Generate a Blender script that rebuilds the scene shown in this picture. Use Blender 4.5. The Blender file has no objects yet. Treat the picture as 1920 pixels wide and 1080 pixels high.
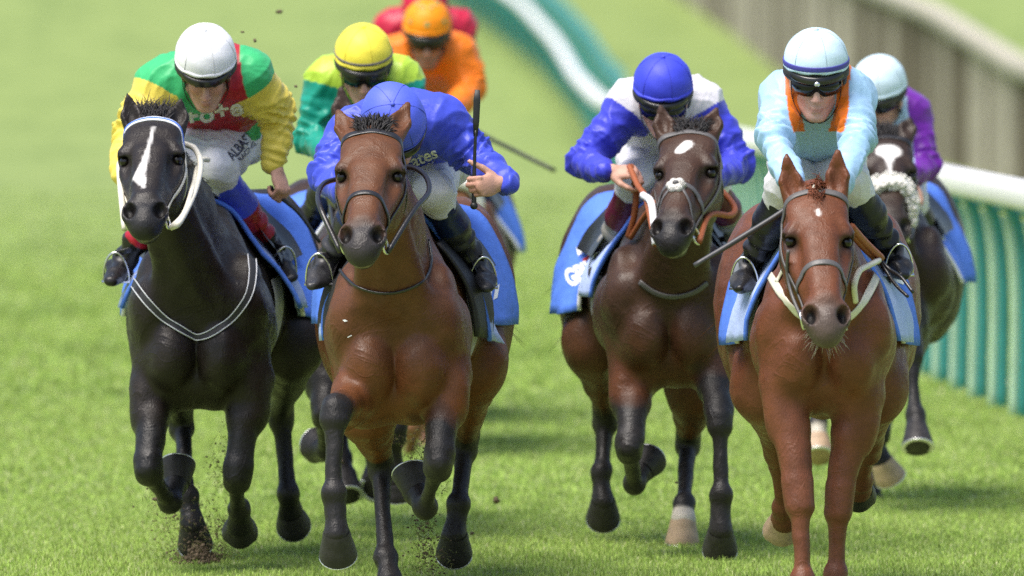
import bpy, math, random, time
import numpy as np
from mathutils import Vector, Matrix
from mathutils.bvhtree import BVHTree

SC = bpy.context.scene
COL = SC.collection
rnd = random.Random(7)
nrng = np.random.default_rng(11)
R = math.radians

# ------------------------------------------------------------------ camera
FPX = 21800.0                    # focal length in pixels of a 1920 wide frame
CAMZ = 2.0
PITCH = math.atan(550.0 / FPX)   # the horizon lies just above the frame
cam_data = bpy.data.cameras.new("camera")
cam = bpy.data.objects.new("camera", cam_data)
COL.objects.link(cam)
cam.location = (0, 0, CAMZ)
cam.rotation_euler = (math.pi / 2 - PITCH, 0, 0)
cam_data.sensor_width = 36.0
cam_data.lens = 36.0 * FPX / 1920.0
cam_data.clip_start = 1.0
cam_data.clip_end = 3000.0
cam_data.dof.use_dof = True
cam_data.dof.focus_distance = 38.6
cam_data.dof.aperture_fstop = 4.3
SC.camera = cam

# ------------------------------------------------------------------ light
SUN_EL, SUN_AZ = 65.0, 225.0     # degrees; azimuth clockwise from +Y
world = bpy.data.worlds.new("World")
SC.world = world
world.use_nodes = True
wn = world.node_tree
bg = wn.nodes["Background"]
sky = wn.nodes.new("ShaderNodeTexSky")
sky.sky_type = 'NISHITA'
sky.sun_disc = False
sky.sun_elevation = R(SUN_EL)
sky.sun_rotation = R(SUN_AZ)
sky.air_density = 1.0
sky.dust_density = 3.0
sky.ozone_density = 1.0
wn.links.new(sky.outputs[0], bg.inputs[0])
bg.inputs[1].default_value = 0.11
sd = bpy.data.lights.new("sun", 'SUN')
sd.energy = 2.9
sd.angle = R(38)
sd.color = (1.0, 0.95, 0.88)
sun = bpy.data.objects.new("sun", sd)
COL.objects.link(sun)
_d = Vector((math.sin(R(SUN_AZ)) * math.cos(R(SUN_EL)), math.cos(R(SUN_AZ)) * math.cos(R(SUN_EL)), math.sin(R(SUN_EL))))
sun.rotation_euler = _d.to_track_quat('Z', 'Y').to_euler()
SC.view_settings.view_transform = 'Standard'
SC.view_settings.look = 'None'
SC.view_settings.exposure = 0.86
SC.view_settings.gamma = 1.0
SC.cycles.use_denoising = False
SC.cycles.max_bounces = 6
SC.cycles.transparent_max_bounces = 8

# ------------------------------------------------------------------ helpers
_cp, _sp = math.cos(PITCH), math.sin(PITCH)

def ray(px, py):
    """unit-depth direction through a photo pixel (y component 1)"""
    x = (px - 960.0) / FPX
    z = -(py - 540.0) / FPX
    d = np.array([x, _cp + z * _sp, -_sp + z * _cp])
    return d / d[1]

def U(px, py, D):
    """world point seen at a photo pixel, D metres down the course"""
    d = ray(px, py)
    return np.array([0, 0, CAMZ]) + d * D

def unit(v):
    v = np.asarray(v, float)
    n = np.linalg.norm(v)
    return v / n if n > 1e-12 else v

def ground_z(D):
    return float(np.interp(D, [0, 60, 90, 124, 150, 165, 180, 195, 225, 290, 460, 900],
                           [0, 0, -.10, -.20, -.12, .15, .75, 1.35, 2.5, 5.0, 10, 24]))

# --- value-gradient noise in numpy
_perm = nrng.permutation(256)
_perm = np.concatenate([_perm, _perm, _perm])
_g3 = nrng.normal(size=(256, 3))
_g3 /= np.linalg.norm(_g3, axis=1)[:, None]

def noise3(p):
    p = np.asarray(p, float)
    i = np.floor(p).astype(int)
    f = p - i
    w = f * f * f * (f * (f * 6 - 15) + 10)
    i = i & 255
    out = 0
    for dx in (0, 1):
        for dy in (0, 1):
            for dz in (0, 1):
                h = _perm[(_perm[(_perm[(i[:, 0] + dx) & 255] + i[:, 1] + dy) & 255] + i[:, 2] + dz) & 255]
                g = _g3[h]
                v = (g * (f - [dx, dy, dz])).sum(1)
                ww = (w[:, 0] if dx else 1 - w[:, 0]) * (w[:, 1] if dy else 1 - w[:, 1]) * (w[:, 2] if dz else 1 - w[:, 2])
                out = out + v * ww
    return out

# --- signed distance sculpting -------------------------------------------------
class Sdf:
    """a local grid into which rounded limbs and muscles are blended"""
    def __init__(s, lo, hi, h):
        s.h = h
        s.lo = np.asarray(lo, float) - 3 * h
        s.n = np.ceil((np.asarray(hi, float) + 3 * h - s.lo) / h).astype(int) + 1
        s.d = np.full(tuple(s.n), 1.0, np.float32)

    def box(s, pts, m):
        pts = np.asarray(pts)
        a = np.clip(np.floor((pts.min(0) - m - s.lo) / s.h).astype(int), 0, s.n - 1)
        b = np.clip(np.ceil((pts.max(0) + m - s.lo) / s.h).astype(int) + 1, 1, s.n)
        if np.any(b <= a):
            return None, None
        sl = tuple(slice(a[i], b[i]) for i in range(3))
        ax = [(s.lo[i] + s.h * np.arange(a[i], b[i])).astype(np.float32) for i in range(3)]
        return sl, np.meshgrid(*ax, indexing='ij', sparse=True)

    def mix(s, sl, dn, k, mode):
        o = s.d[sl]
        if mode == '+':
            if k > 0:
                hh = np.maximum(k - np.abs(o - dn), 0) / k
                s.d[sl] = np.minimum(o, dn) - hh * hh * k * .25
            else:
                s.d[sl] = np.minimum(o, dn)
        else:
            dn = -dn
            if k > 0:
                hh = np.maximum(k - np.abs(o - dn), 0) / k
                s.d[sl] = np.maximum(o, dn) + hh * hh * k * .25
            else:
                s.d[sl] = np.maximum(o, dn)

    def ell(s, c, r, ax=None, k=.03, mode='+'):
        c = np.asarray(c, float)
        r = np.asarray(r, float) * np.ones(3)
        A = np.eye(3) if ax is None else np.asarray(ax, float)   # rows = local axes
        ext = np.sqrt(((A * r[:, None]) ** 2).sum(0))
        sl, G = s.box([c - ext, c + ext], .04 + k)
        if sl is None:
            return
        q = [G[i] - c[i] for i in range(3)]
        k0 = 0
        k1 = 0
        for j in range(3):
            t = q[0] * A[j, 0] + q[1] * A[j, 1] + q[2] * A[j, 2]
            k0 = k0 + (t / r[j]) ** 2
            k1 = k1 + (t / r[j] ** 2) ** 2
        k0 = np.sqrt(k0)
        k1 = np.sqrt(k1) + 1e-6
        s.mix(sl, (k0 * (k0 - 1) / k1).astype(np.float32), k, mode)

    def seg(s, a, b, ra, rb, side=(1, 0, 0), k=.03, mode='+'):
        a = np.asarray(a, float)
        b = np.asarray(b, float)
        ra = np.asarray(ra, float) * np.ones(2)
        rb = np.asarray(rb, float) * np.ones(2)
        w = b - a
        L = np.linalg.norm(w)
        if L < 1e-6:
            return
        w = w / L
        u = np.asarray(side, float)
        u = u - w * (u @ w)
        if np.linalg.norm(u) < 1e-3:
            u = np.cross(w, [0, 0, 1.0])
        u = unit(u)
        v = np.cross(w, u)
        m = max(ra.max(), rb.max())
        sl, G = s.box([a, b], m + .04 + k)
        if sl is None:
            return
        q = [G[i] - a[i] for i in range(3)]
        t = q[0] * w[0] + q[1] * w[1] + q[2] * w[2]
        tc = np.clip(t / L, 0, 1)
        ru = ra[0] + (rb[0] - ra[0]) * tc
        rv = ra[1] + (rb[1] - ra[1]) * tc
        rw = np.minimum(ru, rv)
        qu = q[0] * u[0] + q[1] * u[1] + q[2] * u[2]
        qv = q[0] * v[0] + q[1] * v[1] + q[2] * v[2]
        qw = t - tc * L
        k0 = np.sqrt((qu / ru) ** 2 + (qv / rv) ** 2 + (qw / rw) ** 2)
        k1 = np.sqrt((qu / ru ** 2) ** 2 + (qv / rv ** 2) ** 2 + (qw / rw ** 2) ** 2) + 1e-6
        s.mix(sl, (k0 * (k0 - 1) / k1).astype(np.float32), k, mode)

    def chain(s, pts, rad, side=(1, 0, 0), k=.02):
        for i in range(len(pts) - 1):
            s.seg(pts[i], pts[i + 1], rad[i], rad[i + 1], side, k)

    def surface(s):
        d = s.d
        neg = d < 0
        c = np.zeros(tuple(np.array(d.shape) - 1), np.uint8)
        for i in (0, 1):
            for j in (0, 1):
                for k in (0, 1):
                    c += neg[i:d.shape[0] - 1 + i, j:d.shape[1] - 1 + j, k:d.shape[2] - 1 + k]
        act = np.argwhere((c > 0) & (c < 8))
        idx = np.full(c.shape, -1, np.int32)
        idx[tuple(act.T)] = np.arange(len(act))
        acc = np.zeros((len(act), 3))
        cnt = np.zeros(len(act))
        corners = [(i, j, k) for i in (0, 1) for j in (0, 1) for k in (0, 1)]
        vals = {cc: d[act[:, 0] + cc[0], act[:, 1] + cc[1], act[:, 2] + cc[2]].astype(float) for cc in corners}
        for cc in corners:
            for ax in range(3):
                if cc[ax] == 0:
                    c2 = list(cc)
                    c2[ax] = 1
                    c2 = tuple(c2)
                    v0, v1 = vals[cc], vals[c2]
                    m = (v0 < 0) != (v1 < 0)
                    t = v0[m] / (v0[m] - v1[m])
                    p = np.tile(np.array(cc, float), (m.sum(), 1))
                    p[:, ax] += t
                    acc[m] += p
                    cnt[m] += 1
        V = s.lo + s.h * (act + acc / cnt[:, None])
        faces = []
        for ax in range(3):
            o1, o2 = [(1, 2), (2, 0), (0, 1)][ax]
            a = [slice(None)] * 3
            b = [slice(None)] * 3
            a[ax] = slice(0, -1)
            b[ax] = slice(1, None)
            n0, n1 = neg[tuple(a)], neg[tuple(b)]
            e = np.argwhere(n0 != n1)
            ok = (e[:, o1] > 0) & (e[:, o2] > 0) & (e[:, o1] < d.shape[o1] - 1) & (e[:, o2] < d.shape[o2] - 1)
            e = e[ok]
            fl = n0[tuple(e.T)]
            def cell(da, db):
                q = e.copy()
                q[:, o1] -= da
                q[:, o2] -= db
                return idx[tuple(q.T)]
            quad = np.stack([cell(0, 0), cell(1, 0), cell(1, 1), cell(0, 1)], 1)
            quad[~fl] = quad[~fl][:, ::-1]
            faces.append(quad)
        F = np.concatenate(faces)
        F = F[(F >= 0).all(1)]
        return V, F

def vnormals(V, F):
    n = np.cross(V[F[:, 2]] - V[F[:, 0]], V[F[:, 3 if F.shape[1] > 3 else 1]] - V[F[:, 1 if F.shape[1] > 3 else 0]])
    if F.shape[1] == 3:
        n = np.cross(V[F[:, 1]] - V[F[:, 0]], V[F[:, 2]] - V[F[:, 0]])
    N = np.zeros_like(V)
    for i in range(F.shape[1]):
        np.add.at(N, F[:, i], n)
    return N / (np.linalg.norm(N, axis=1)[:, None] + 1e-12)

def relax(V, F, it=1, lam=.5):
    E = np.concatenate([F[:, [i, (i + 1) % F.shape[1]]] for i in range(F.shape[1])])
    for _ in range(it):
        a = np.zeros_like(V)
        c = np.zeros(len(V))
        np.add.at(a, E[:, 0], V[E[:, 1]])
        np.add.at(c, E[:, 0], 1)
        np.add.at(a, E[:, 1], V[E[:, 0]])
        np.add.at(c, E[:, 1], 1)
        V = V + lam * (a / np.maximum(c, 1)[:, None] - V)
    return V

def make_mesh(name, V, F, mat=None, smooth=True, color=None, mats=None, fmat=None):
    V = np.asarray(V, np.float32)
    me = bpy.data.meshes.new(name)
    if isinstance(F, np.ndarray):
        n = F.shape[1]
        me.vertices.add(len(V))
        me.vertices.foreach_set('co', V.ravel())
        me.loops.add(F.size)
        me.loops.foreach_set('vertex_index', F.ravel().astype(np.int32))
        me.polygons.add(len(F))
        me.polygons.foreach_set('loop_start', np.arange(0, F.size, n, dtype=np.int32))
        me.polygons.foreach_set('loop_total', np.full(len(F), n, np.int32))
        me.update(calc_edges=True)
    else:
        me.from_pydata([tuple(map(float, v)) for v in V], [], [tuple(int(i) for i in f) for f in F])
    if smooth:
        me.polygons.foreach_set('use_smooth', np.ones(len(me.polygons), bool))
    if color is not None:
        ca = me.color_attributes.new('coat', 'FLOAT_COLOR', 'POINT')
        c4 = np.ones((len(V), 4), np.float32)
        c4[:, :3] = color
        ca.data.foreach_set('color', c4.ravel())
    for m in (mats or ([mat] if mat else [])):
        me.materials.append(m)
    if fmat is not None:
        me.polygons.foreach_set('material_index', np.asarray(fmat, np.int32))
    me.validate()
    return me

def link(name, me, parent=None, label=None, cat=None, group=None, kind=None):
    o = bpy.data.objects.new(name, me)
    COL.objects.link(o)
    if parent is not None:
        o.parent = parent
    tag(o, label, cat, group, kind)
    return o

def tag(o, label=None, cat=None, group=None, kind=None):
    if label: o['label'] = label
    if cat: o['category'] = cat
    if group: o['group'] = group
    if kind: o['kind'] = kind
    return o

def bvh_of(V, F):
    return BVHTree.FromPolygons([tuple(v) for v in V.tolist()], F.tolist())

def world_of(o):
    w = Matrix()
    while o is not None:
        w = (o.matrix_parent_inverse @ o.matrix_basis if o.parent else o.matrix_basis) @ w
        o = o.parent
    return w

class MB:
    """collects loose shapes into one mesh"""
    def __init__(s):
        s.v = []
        s.f = []
        s.m = []
    def add(s, V, F, m=0):
        o = len(s.v)
        s.v += [tuple(map(float, p)) for p in V]
        s.f += [tuple(int(i) + o for i in f) for f in F]
        s.m += [m] * len(F)
    def tube(s, pts, rad, n=8, caps=True, m=0, flat=None, ups=None):
        """swept tube; flat=(width, thick) gives a strap instead, ups = surface normals for straps"""
        P = np.asarray(pts, float)
        k = len(P)
        rad = np.ones(k) * rad if np.ndim(rad) == 0 else np.asarray(rad, float)
        T = np.gradient(P, axis=0)
        T /= np.linalg.norm(T, axis=1)[:, None] + 1e-12
        u = None
        rings = []
        for i in range(k):
            t = T[i]
            if ups is not None:
                up = np.asarray(ups[i], float)
                sd_ = unit(np.cross(t, up))
                up = unit(np.cross(sd_, t))
            else:
                if u is None:
                    up = np.array([0, 0, 1.]) if abs(t[2]) < .9 else np.array([1., 0, 0])
                else:
                    up = u
                sd_ = unit(np.cross(t, up))
                up = unit(np.cross(sd_, t))
                u = up
            ring = []
            for j in range(n):
                a = 2 * math.pi * j / n + (math.pi / n if flat else 0)
                if flat:
                    ca, sa = math.cos(a), math.sin(a)
                    e = .5
                    ring.append(P[i] + sd_ * math.copysign(abs(ca) ** e, ca) * flat[0] * .5 * rad[i] + up * math.copysign(abs(sa) ** e, sa) * flat[1] * .5)
                else:
                    ring.append(P[i] + (sd_ * math.cos(a) + up * math.sin(a)) * rad[i])
            rings.append(ring)
        V = [q for r_ in rings for q in r_]
        F = []
        for i in range(k - 1):
            for j in range(n):
                F.append((i * n + j, i * n + (j + 1) % n, (i + 1) * n + (j + 1) % n, (i + 1) * n + j))
        if caps:
            F.append(tuple(range(n - 1, -1, -1)))
            F.append(tuple((k - 1) * n + j for j in range(n)))
        s.add(V, F, m)
    def ring(s, c, ax, r, t, n=20, m=0, sx=1.0):
        ax = unit(ax)
        a = unit(np.cross(ax, [0, 0, 1.] if abs(ax[2]) < .9 else [1., 0, 0]))
        b = np.cross(ax, a)
        pts = [np.asarray(c) + (a * math.cos(2 * math.pi * i / n) * sx + b * math.sin(2 * math.pi * i / n)) * r for i in range(n)]
        V = []
        F = []
        for i in range(n):
            o = unit(pts[i] - np.asarray(c))
            for j in range(6):
                q = 2 * math.pi * j / 6
                V.append(pts[i] + (o * math.cos(q) + ax * math.sin(q)) * t)
        for i in range(n):
            for j in range(6):
                F.append((i * 6 + j, ((i + 1) % n) * 6 + j, ((i + 1) % n) * 6 + (j + 1) % 6, i * 6 + (j + 1) % 6))
        s.add(V, F, m)
    def ball(s, c, r, n=10, m=0, ax=None):
        r = np.ones(3) * r
        A = np.eye(3) if ax is None else np.asarray(ax)
        V = []
        F = []
        for i in range(n + 1):
            th = math.pi * i / n
            for j in range(2 * n):
                ph = math.pi * j / n
                l = np.array([math.sin(th) * math.cos(ph), math.sin(th) * math.sin(ph), math.cos(th)]) * r
                V.append(np.asarray(c) + l @ A)
        for i in range(n):
            for j in range(2 * n):
                F.append((i * 2 * n + j, (i + 1) * 2 * n + j, (i + 1) * 2 * n + (j + 1) % (2 * n), i * 2 * n + (j + 1) % (2 * n)))
        s.add(V, F, m)
    def box(s, c, half, ax=None, m=0):
        A = np.eye(3) if ax is None else np.asarray(ax)
        V = [np.asarray(c) + (np.array([x, y, z]) * half) @ A for x in (-1, 1) for y in (-1, 1) for z in (-1, 1)]
        s.add(V, [(0, 1, 3, 2), (4, 6, 7, 5), (0, 4, 5, 1), (2, 3, 7, 6), (0, 2, 6, 4), (1, 5, 7, 3)], m)
    def build(s, name, mat, parent=None, smooth=True, **kw):
        me = make_mesh(name, np.array(s.v), s.f, smooth=smooth, mats=mat if isinstance(mat, list) else [mat], fmat=s.m)
        o = link(name, me, parent, **kw)
        if parent is not None:
            o.matrix_parent_inverse = world_of(parent).inverted()
        return o

def spline(pts, n=8):
    """Catmull-Rom through points"""
    P = np.asarray(pts, float)
    if len(P) < 3:
        return np.array([P[0] + (P[-1] - P[0]) * t for t in np.linspace(0, 1, n + 1)])
    Q = np.vstack([2 * P[0] - P[1], P, 2 * P[-1] - P[-2]])
    out = []
    for i in range(1, len(Q) - 2):
        for t in np.linspace(0, 1, n, endpoint=False):
            a, b, c, d = Q[i - 1], Q[i], Q[i + 1], Q[i + 2]
            out.append(.5 * ((2 * b) + (c - a) * t + (2 * a - 5 * b + 4 * c - d) * t * t + (3 * b - a - 3 * c + d) * t ** 3))
    out.append(P[-1])
    return np.array(out)

# ------------------------------------------------------------------ materials
def srgb(r, g, b):
    f = lambda c: (c / 255 / 12.92) if c / 255 <= .04045 else ((c / 255 + .055) / 1.055) ** 2.4
    return (f(r), f(g), f(b))

def material(name, col=(.5, .5, .5), rough=.6, spec=.5, attr=None, bump=0, bscale=100, var=0, vscale=8, metal=0, sheen=0, stretch=None, coat=0, transl=0):
    m = bpy.data.materials.new(name)
    m.use_nodes = True
    nt = m.node_tree
    b = nt.nodes['Principled BSDF']
    b.inputs['Roughness'].default_value = rough
    b.inputs['Specular IOR Level'].default_value = spec
    b.inputs['Metallic'].default_value = metal
    b.inputs['Sheen Weight'].default_value = sheen
    b.inputs['Coat Weight'].default_value = coat
    b.inputs['Coat Roughness'].default_value = .2
    tc = nt.nodes.new('ShaderNodeTexCoord')
    if attr:
        a = nt.nodes.new('ShaderNodeAttribute')
        a.attribute_name = attr
        csock = a.outputs['Color']
    else:
        rg = nt.nodes.new('ShaderNodeRGB')
        rg.outputs[0].default_value = (*col, 1)
        csock = rg.outputs[0]
    if var:
        nz = nt.nodes.new('ShaderNodeTexNoise')
        nz.inputs['Scale'].default_value = vscale
        nz.inputs['Detail'].default_value = 5
        nz.inputs['Roughness'].default_value = .65
        nt.links.new(tc.outputs['Object'], nz.inputs['Vector'])
        mr = nt.nodes.new('ShaderNodeMapRange')
        mr.inputs['From Min'].default_value = .3
        mr.inputs['From Max'].default_value = .7
        mr.inputs['To Min'].default_value = 1 - var
        mr.inputs['To Max'].default_value = 1 + var
        nt.links.new(nz.outputs['Fac'], mr.inputs['Value'])
        mx = nt.nodes.new('ShaderNodeVectorMath')
        mx.operation = 'SCALE'
        nt.links.new(csock, mx.inputs[0])
        nt.links.new(mr.outputs[0], mx.inputs['Scale'])
        csock = mx.outputs[0]
    nt.links.new(csock, b.inputs['Base Color'])
    if bump:
        nz = nt.nodes.new('ShaderNodeTexNoise')
        nz.inputs['Scale'].default_value = bscale
        nz.inputs['Detail'].default_value = 4
        if stretch:
            mp = nt.nodes.new('ShaderNodeMapping')
            mp.inputs['Scale'].default_value = stretch
            nt.links.new(tc.outputs['Object'], mp.inputs['Vector'])
            nt.links.new(mp.outputs[0], nz.inputs['Vector'])
        else:
            nt.links.new(tc.outputs['Object'], nz.inputs['Vector'])
        bp = nt.nodes.new('ShaderNodeBump')
        bp.inputs['Strength'].default_value = bump
        bp.inputs['Distance'].default_value = .01
        nt.links.new(nz.outputs['Fac'], bp.inputs['Height'])
        nt.links.new(bp.outputs[0], b.inputs['Normal'])
    if transl:
        out = nt.nodes['Material Output']
        tr = nt.nodes.new('ShaderNodeBsdfTranslucent')
        nt.links.new(csock, tr.inputs['Color'])
        ms = nt.nodes.new('ShaderNodeMixShader')
        ms.inputs[0].default_value = transl
        nt.links.new(b.outputs[0], ms.inputs[1])
        nt.links.new(tr.outputs[0], ms.inputs[2])
        nt.links.new(ms.outputs[0], out.inputs['Surface'])
    return m

M = {}
def coat_material():
    m = material('horse_coat', attr='coat', rough=.50, spec=.27, bump=.28, bscale=200, var=.22, vscale=12, stretch=(1, 1, .35))
    nt = m.node_tree
    b = nt.nodes['Principled BSDF']
    tc = nt.nodes.new('ShaderNodeTexCoord')
    nz = nt.nodes.new('ShaderNodeTexNoise')
    nz.inputs['Scale'].default_value = 26
    nz.inputs['Detail'].default_value = 6
    nt.links.new(tc.outputs['Object'], nz.inputs['Vector'])
    mr = nt.nodes.new('ShaderNodeMapRange')
    mr.inputs['From Min'].default_value = .3
    mr.inputs['From Max'].default_value = .7
    mr.inputs['To Min'].default_value = .28
    mr.inputs['To Max'].default_value = .54
    nt.links.new(nz.outputs['Fac'], mr.inputs['Value'])
    nt.links.new(mr.outputs[0], b.inputs['Roughness'])
    # raised veins and small skin folds
    vn = nt.nodes.new('ShaderNodeTexNoise')
    vn.inputs['Scale'].default_value = 5.5
    vn.inputs['Detail'].default_value = 3
    vn.inputs['Distortion'].default_value = .8
    nt.links.new(tc.outputs['Object'], vn.inputs['Vector'])
    def mth(op, a, v):
        n = nt.nodes.new('ShaderNodeMath')
        n.operation = op
        nt.links.new(a, n.inputs[0])
        n.inputs[1].default_value = v
        return n.outputs[0]
    d = mth('ABSOLUTE', mth('SUBTRACT', vn.outputs['Fac'], .5), 0)
    r = nt.nodes.new('ShaderNodeMapRange')
    r.interpolation_type = 'SMOOTHSTEP'
    r.inputs['From Min'].default_value = 0
    r.inputs['From Max'].default_value = .028
    r.inputs['To Min'].default_value = 1
    r.inputs['To Max'].default_value = 0
    nt.links.new(d, r.inputs['Value'])
    bp = [n for n in nt.nodes if n.type == 'BUMP'][0]
    b2 = nt.nodes.new('ShaderNodeBump')
    b2.inputs['Strength'].default_value = .20
    b2.inputs['Distance'].default_value = .006
    nt.links.new(r.outputs[0], b2.inputs['Height'])
    nt.links.new(bp.outputs[0], b2.inputs['Normal'])
    nt.links.new(b2.outputs[0], b.inputs['Normal'])
    return m
M['coat'] = coat_material()
M['coat_plain'] = material('horse_coat_plain', attr='coat', rough=.52, spec=.20, bump=.22, bscale=210, var=.20, vscale=11)
M['hoof'] = material('hoof_horn', (.030, .027, .027), rough=.5, spec=.3, var=.35, vscale=40, bump=.2, bscale=60, stretch=(1, 1, 6))
M['hoof_pale'] = material('pale_hoof_horn', (.42, .30, .20), rough=.5, var=.25, vscale=30)
M['shoe'] = material('aluminium_shoe', (.75, .75, .76), rough=.35, metal=.8)
M['eye'] = material('horse_eye', (.010, .007, .005), rough=.10, spec=.5)
M['hair'] = material('black_hair', (.018, .016, .017), rough=.55, spec=.4, var=.3, vscale=60)
M['hair_red'] = material('chestnut_hair', (.16, .045, .018), rough=.55, spec=.4, var=.3, vscale=60)
M['whisker'] = material('whiskers', (.5, .45, .4), rough=.6)
M['leather_black'] = material('black_leather', (.014, .013, .014), rough=.32, spec=.6, bump=.1, bscale=150)
M['leather_brown'] = material('brown_leather', (.05, .025, .018), rough=.4, spec=.5, bump=.1, bscale=150)
M['leather_grey'] = material('worn_grey_leather', (.09, .085, .085), rough=.45, spec=.5, bump=.1, bscale=150)
M['leather_tan'] = material('tan_rein_rubber', (.30, .085, .028), rough=.55, spec=.4, bump=.2, bscale=200)
M['strap_white'] = material('cream_white_strap', (.66, .63, .53), rough=.5, var=.12, vscale=40)
M['fleece'] = material('white_sheepskin', (.72, .70, .65), rough=.95, bump=1.0, bscale=120, var=.1, vscale=60)
M['steel'] = material('bright_steel', (.72, .72, .73), rough=.2, metal=1)
M['elastic'] = material('black_elastic', (.02, .02, .022), rough=.6)
M['piping'] = material('reflective_piping', (.6, .62, .66), rough=.4)
M['cloth'] = material('saddle_cloth_blue', (.075, .190, .70), rough=.75, var=.10, vscale=18, bump=.4, bscale=30)
M['cloth_pale'] = material('saddle_cloth_lining', (.40, .50, .80), rough=.8, var=.10, vscale=18, bump=.4, bscale=30)
M['cloth_white'] = material('cloth_white', (.78, .79, .83), rough=.75, bump=.1, bscale=90)
M['cloth_red'] = material('cloth_red', (.42, .02, .03), rough=.75)
M['girth'] = material('girth_grey', (.42, .41, .42), rough=.8, bump=.1, bscale=120)
M['silk'] = material('racing_silk', attr='coat', rough=.42, spec=.38, sheen=.1, bump=.14, bscale=55, var=.05, vscale=14, transl=.1)
M['cap_silk'] = material('cap_silk', attr='coat', rough=.5, spec=.3, bump=.10, bscale=70)
M['breech'] = material('white_breeches', (.70, .69, .74), rough=.5, spec=.35, bump=.12, bscale=50, var=.04, vscale=12)
M['skin'] = material('skin', attr='coat', rough=.55, spec=.28, bump=.15, bscale=160, var=.10, vscale=45)
M['boot'] = material('boot_leather', attr='coat', rough=.36, spec=.38, bump=.35, bscale=28)
M['black_plastic'] = material('black_plastic', (.01, .01, .011), rough=.25, spec=.6)
M['goggle'] = material('goggle_lens', (.008, .009, .011), rough=.12, spec=.35)
M['print_white'] = material('white_print', (.80, .80, .82), rough=.6)
M['print_navy'] = material('navy_print', (.03, .025, .06), rough=.6)
M['whip'] = material('whip_black', (.012, .014, .014), rough=.5)
M['whip_grey'] = material('whip_grey', (.05, .05, .055), rough=.45)
# ------------------------------------------------------------------ ground
def grass_material(name, a, b, blades=False):
    m = bpy.data.materials.new(name)
    m.use_nodes = True
    nt = m.node_tree
    bs = nt.nodes['Principled BSDF']
    bs.inputs['Roughness'].default_value = .7
    bs.inputs['Specular IOR Level'].default_value = .25
    tc = nt.nodes.new('ShaderNodeTexCoord')
    def nz(scale, detail, vec):
        n = nt.nodes.new('ShaderNodeTexNoise')
        n.inputs['Scale'].default_value = scale
        n.inputs['Detail'].default_value = detail
        nt.links.new(vec, n.inputs['Vector'])
        return n.outputs['Fac']
    mp = nt.nodes.new('ShaderNodeMapping')
    mp.inputs['Scale'].default_value = (1.0, .28, 1.0)
    nt.links.new(tc.outputs['Object'], mp.inputs['Vector'])
    n1 = nz(.9, 6, mp.outputs[0])
    n2 = nz(5, 4, mp.outputs[0])
    ad = nt.nodes.new('ShaderNodeMath')
    ad.operation = 'ADD'
    nt.links.new(n1, ad.inputs[0])
    nt.links.new(n2, ad.inputs[1])
    cr = nt.nodes.new('ShaderNodeValToRGB')
    cr.color_ramp.elements[0].position = .74
    cr.color_ramp.elements[0].color = (*a, 1)
    cr.color_ramp.elements[1].position = 1.24
    cr.color_ramp.elements[1].color = (*b, 1)
    hf = nt.nodes.new('ShaderNodeMath')
    hf.operation = 'MULTIPLY'
    hf.inputs[1].default_value = 1.0
    nt.links.new(ad.outputs[0], hf.inputs[0])
    nt.links.new(hf.outputs[0], cr.inputs[0])
    col = cr.outputs[0]
    if blades:
        at = nt.nodes.new('ShaderNodeAttribute')
        at.attribute_name = 'coat'
        mx = nt.nodes.new('ShaderNodeMix')
        mx.data_type = 'RGBA'
        mx.blend_type = 'MULTIPLY'
        mx.inputs[0].default_value = 1
        nt.links.new(col, mx.inputs[6])
        nt.links.new(at.outputs['Color'], mx.inputs[7])
        col = mx.outputs[2]
        tr = nt.nodes.new('ShaderNodeBsdfTranslucent')
        nt.links.new(col, tr.inputs['Color'])
        ms = nt.nodes.new('ShaderNodeMixShader')
        ms.inputs[0].default_value = .45
        nt.links.new(bs.outputs[0], ms.inputs[1])
        nt.links.new(tr.outputs[0], ms.inputs[2])
        nt.links.new(ms.outputs[0], nt.nodes['Material Output'].inputs['Surface'])
    nt.links.new(col, bs.inputs['Base Color'])
    return m

GA, GB = (.142, .202, .047), (.208, .274, .074)
M['turf'] = grass_material('turf', GA, GB)
M['blade'] = grass_material('grass_blades', GA, GB, True)

ys = np.concatenate([np.arange(-80, 20, 10), np.arange(20, 70, 1.0), np.arange(70, 260, 3.0), np.arange(260, 905, 20)])
xs = np.concatenate([np.arange(-330, -30, 20), np.arange(-30, 30, 1.0), np.arange(30, 335, 20)])
X, Y = np.meshgrid(xs, ys, indexing='ij')
Z = np.interp(Y, np.linspace(-100, 950, 1051), [ground_z(v) for v in np.linspace(-100, 950, 1051)])
V = np.stack([X, Y, Z], -1).reshape(-1, 3)
ii = np.arange(len(xs) - 1)[:, None] * len(ys) + np.arange(len(ys) - 1)[None]
ii = ii.ravel()
F = np.stack([ii, ii + len(ys), ii + len(ys) + 1, ii + 1], 1)
link('ground', make_mesh('ground', V, F, M['turf']), kind='structure')

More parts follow.
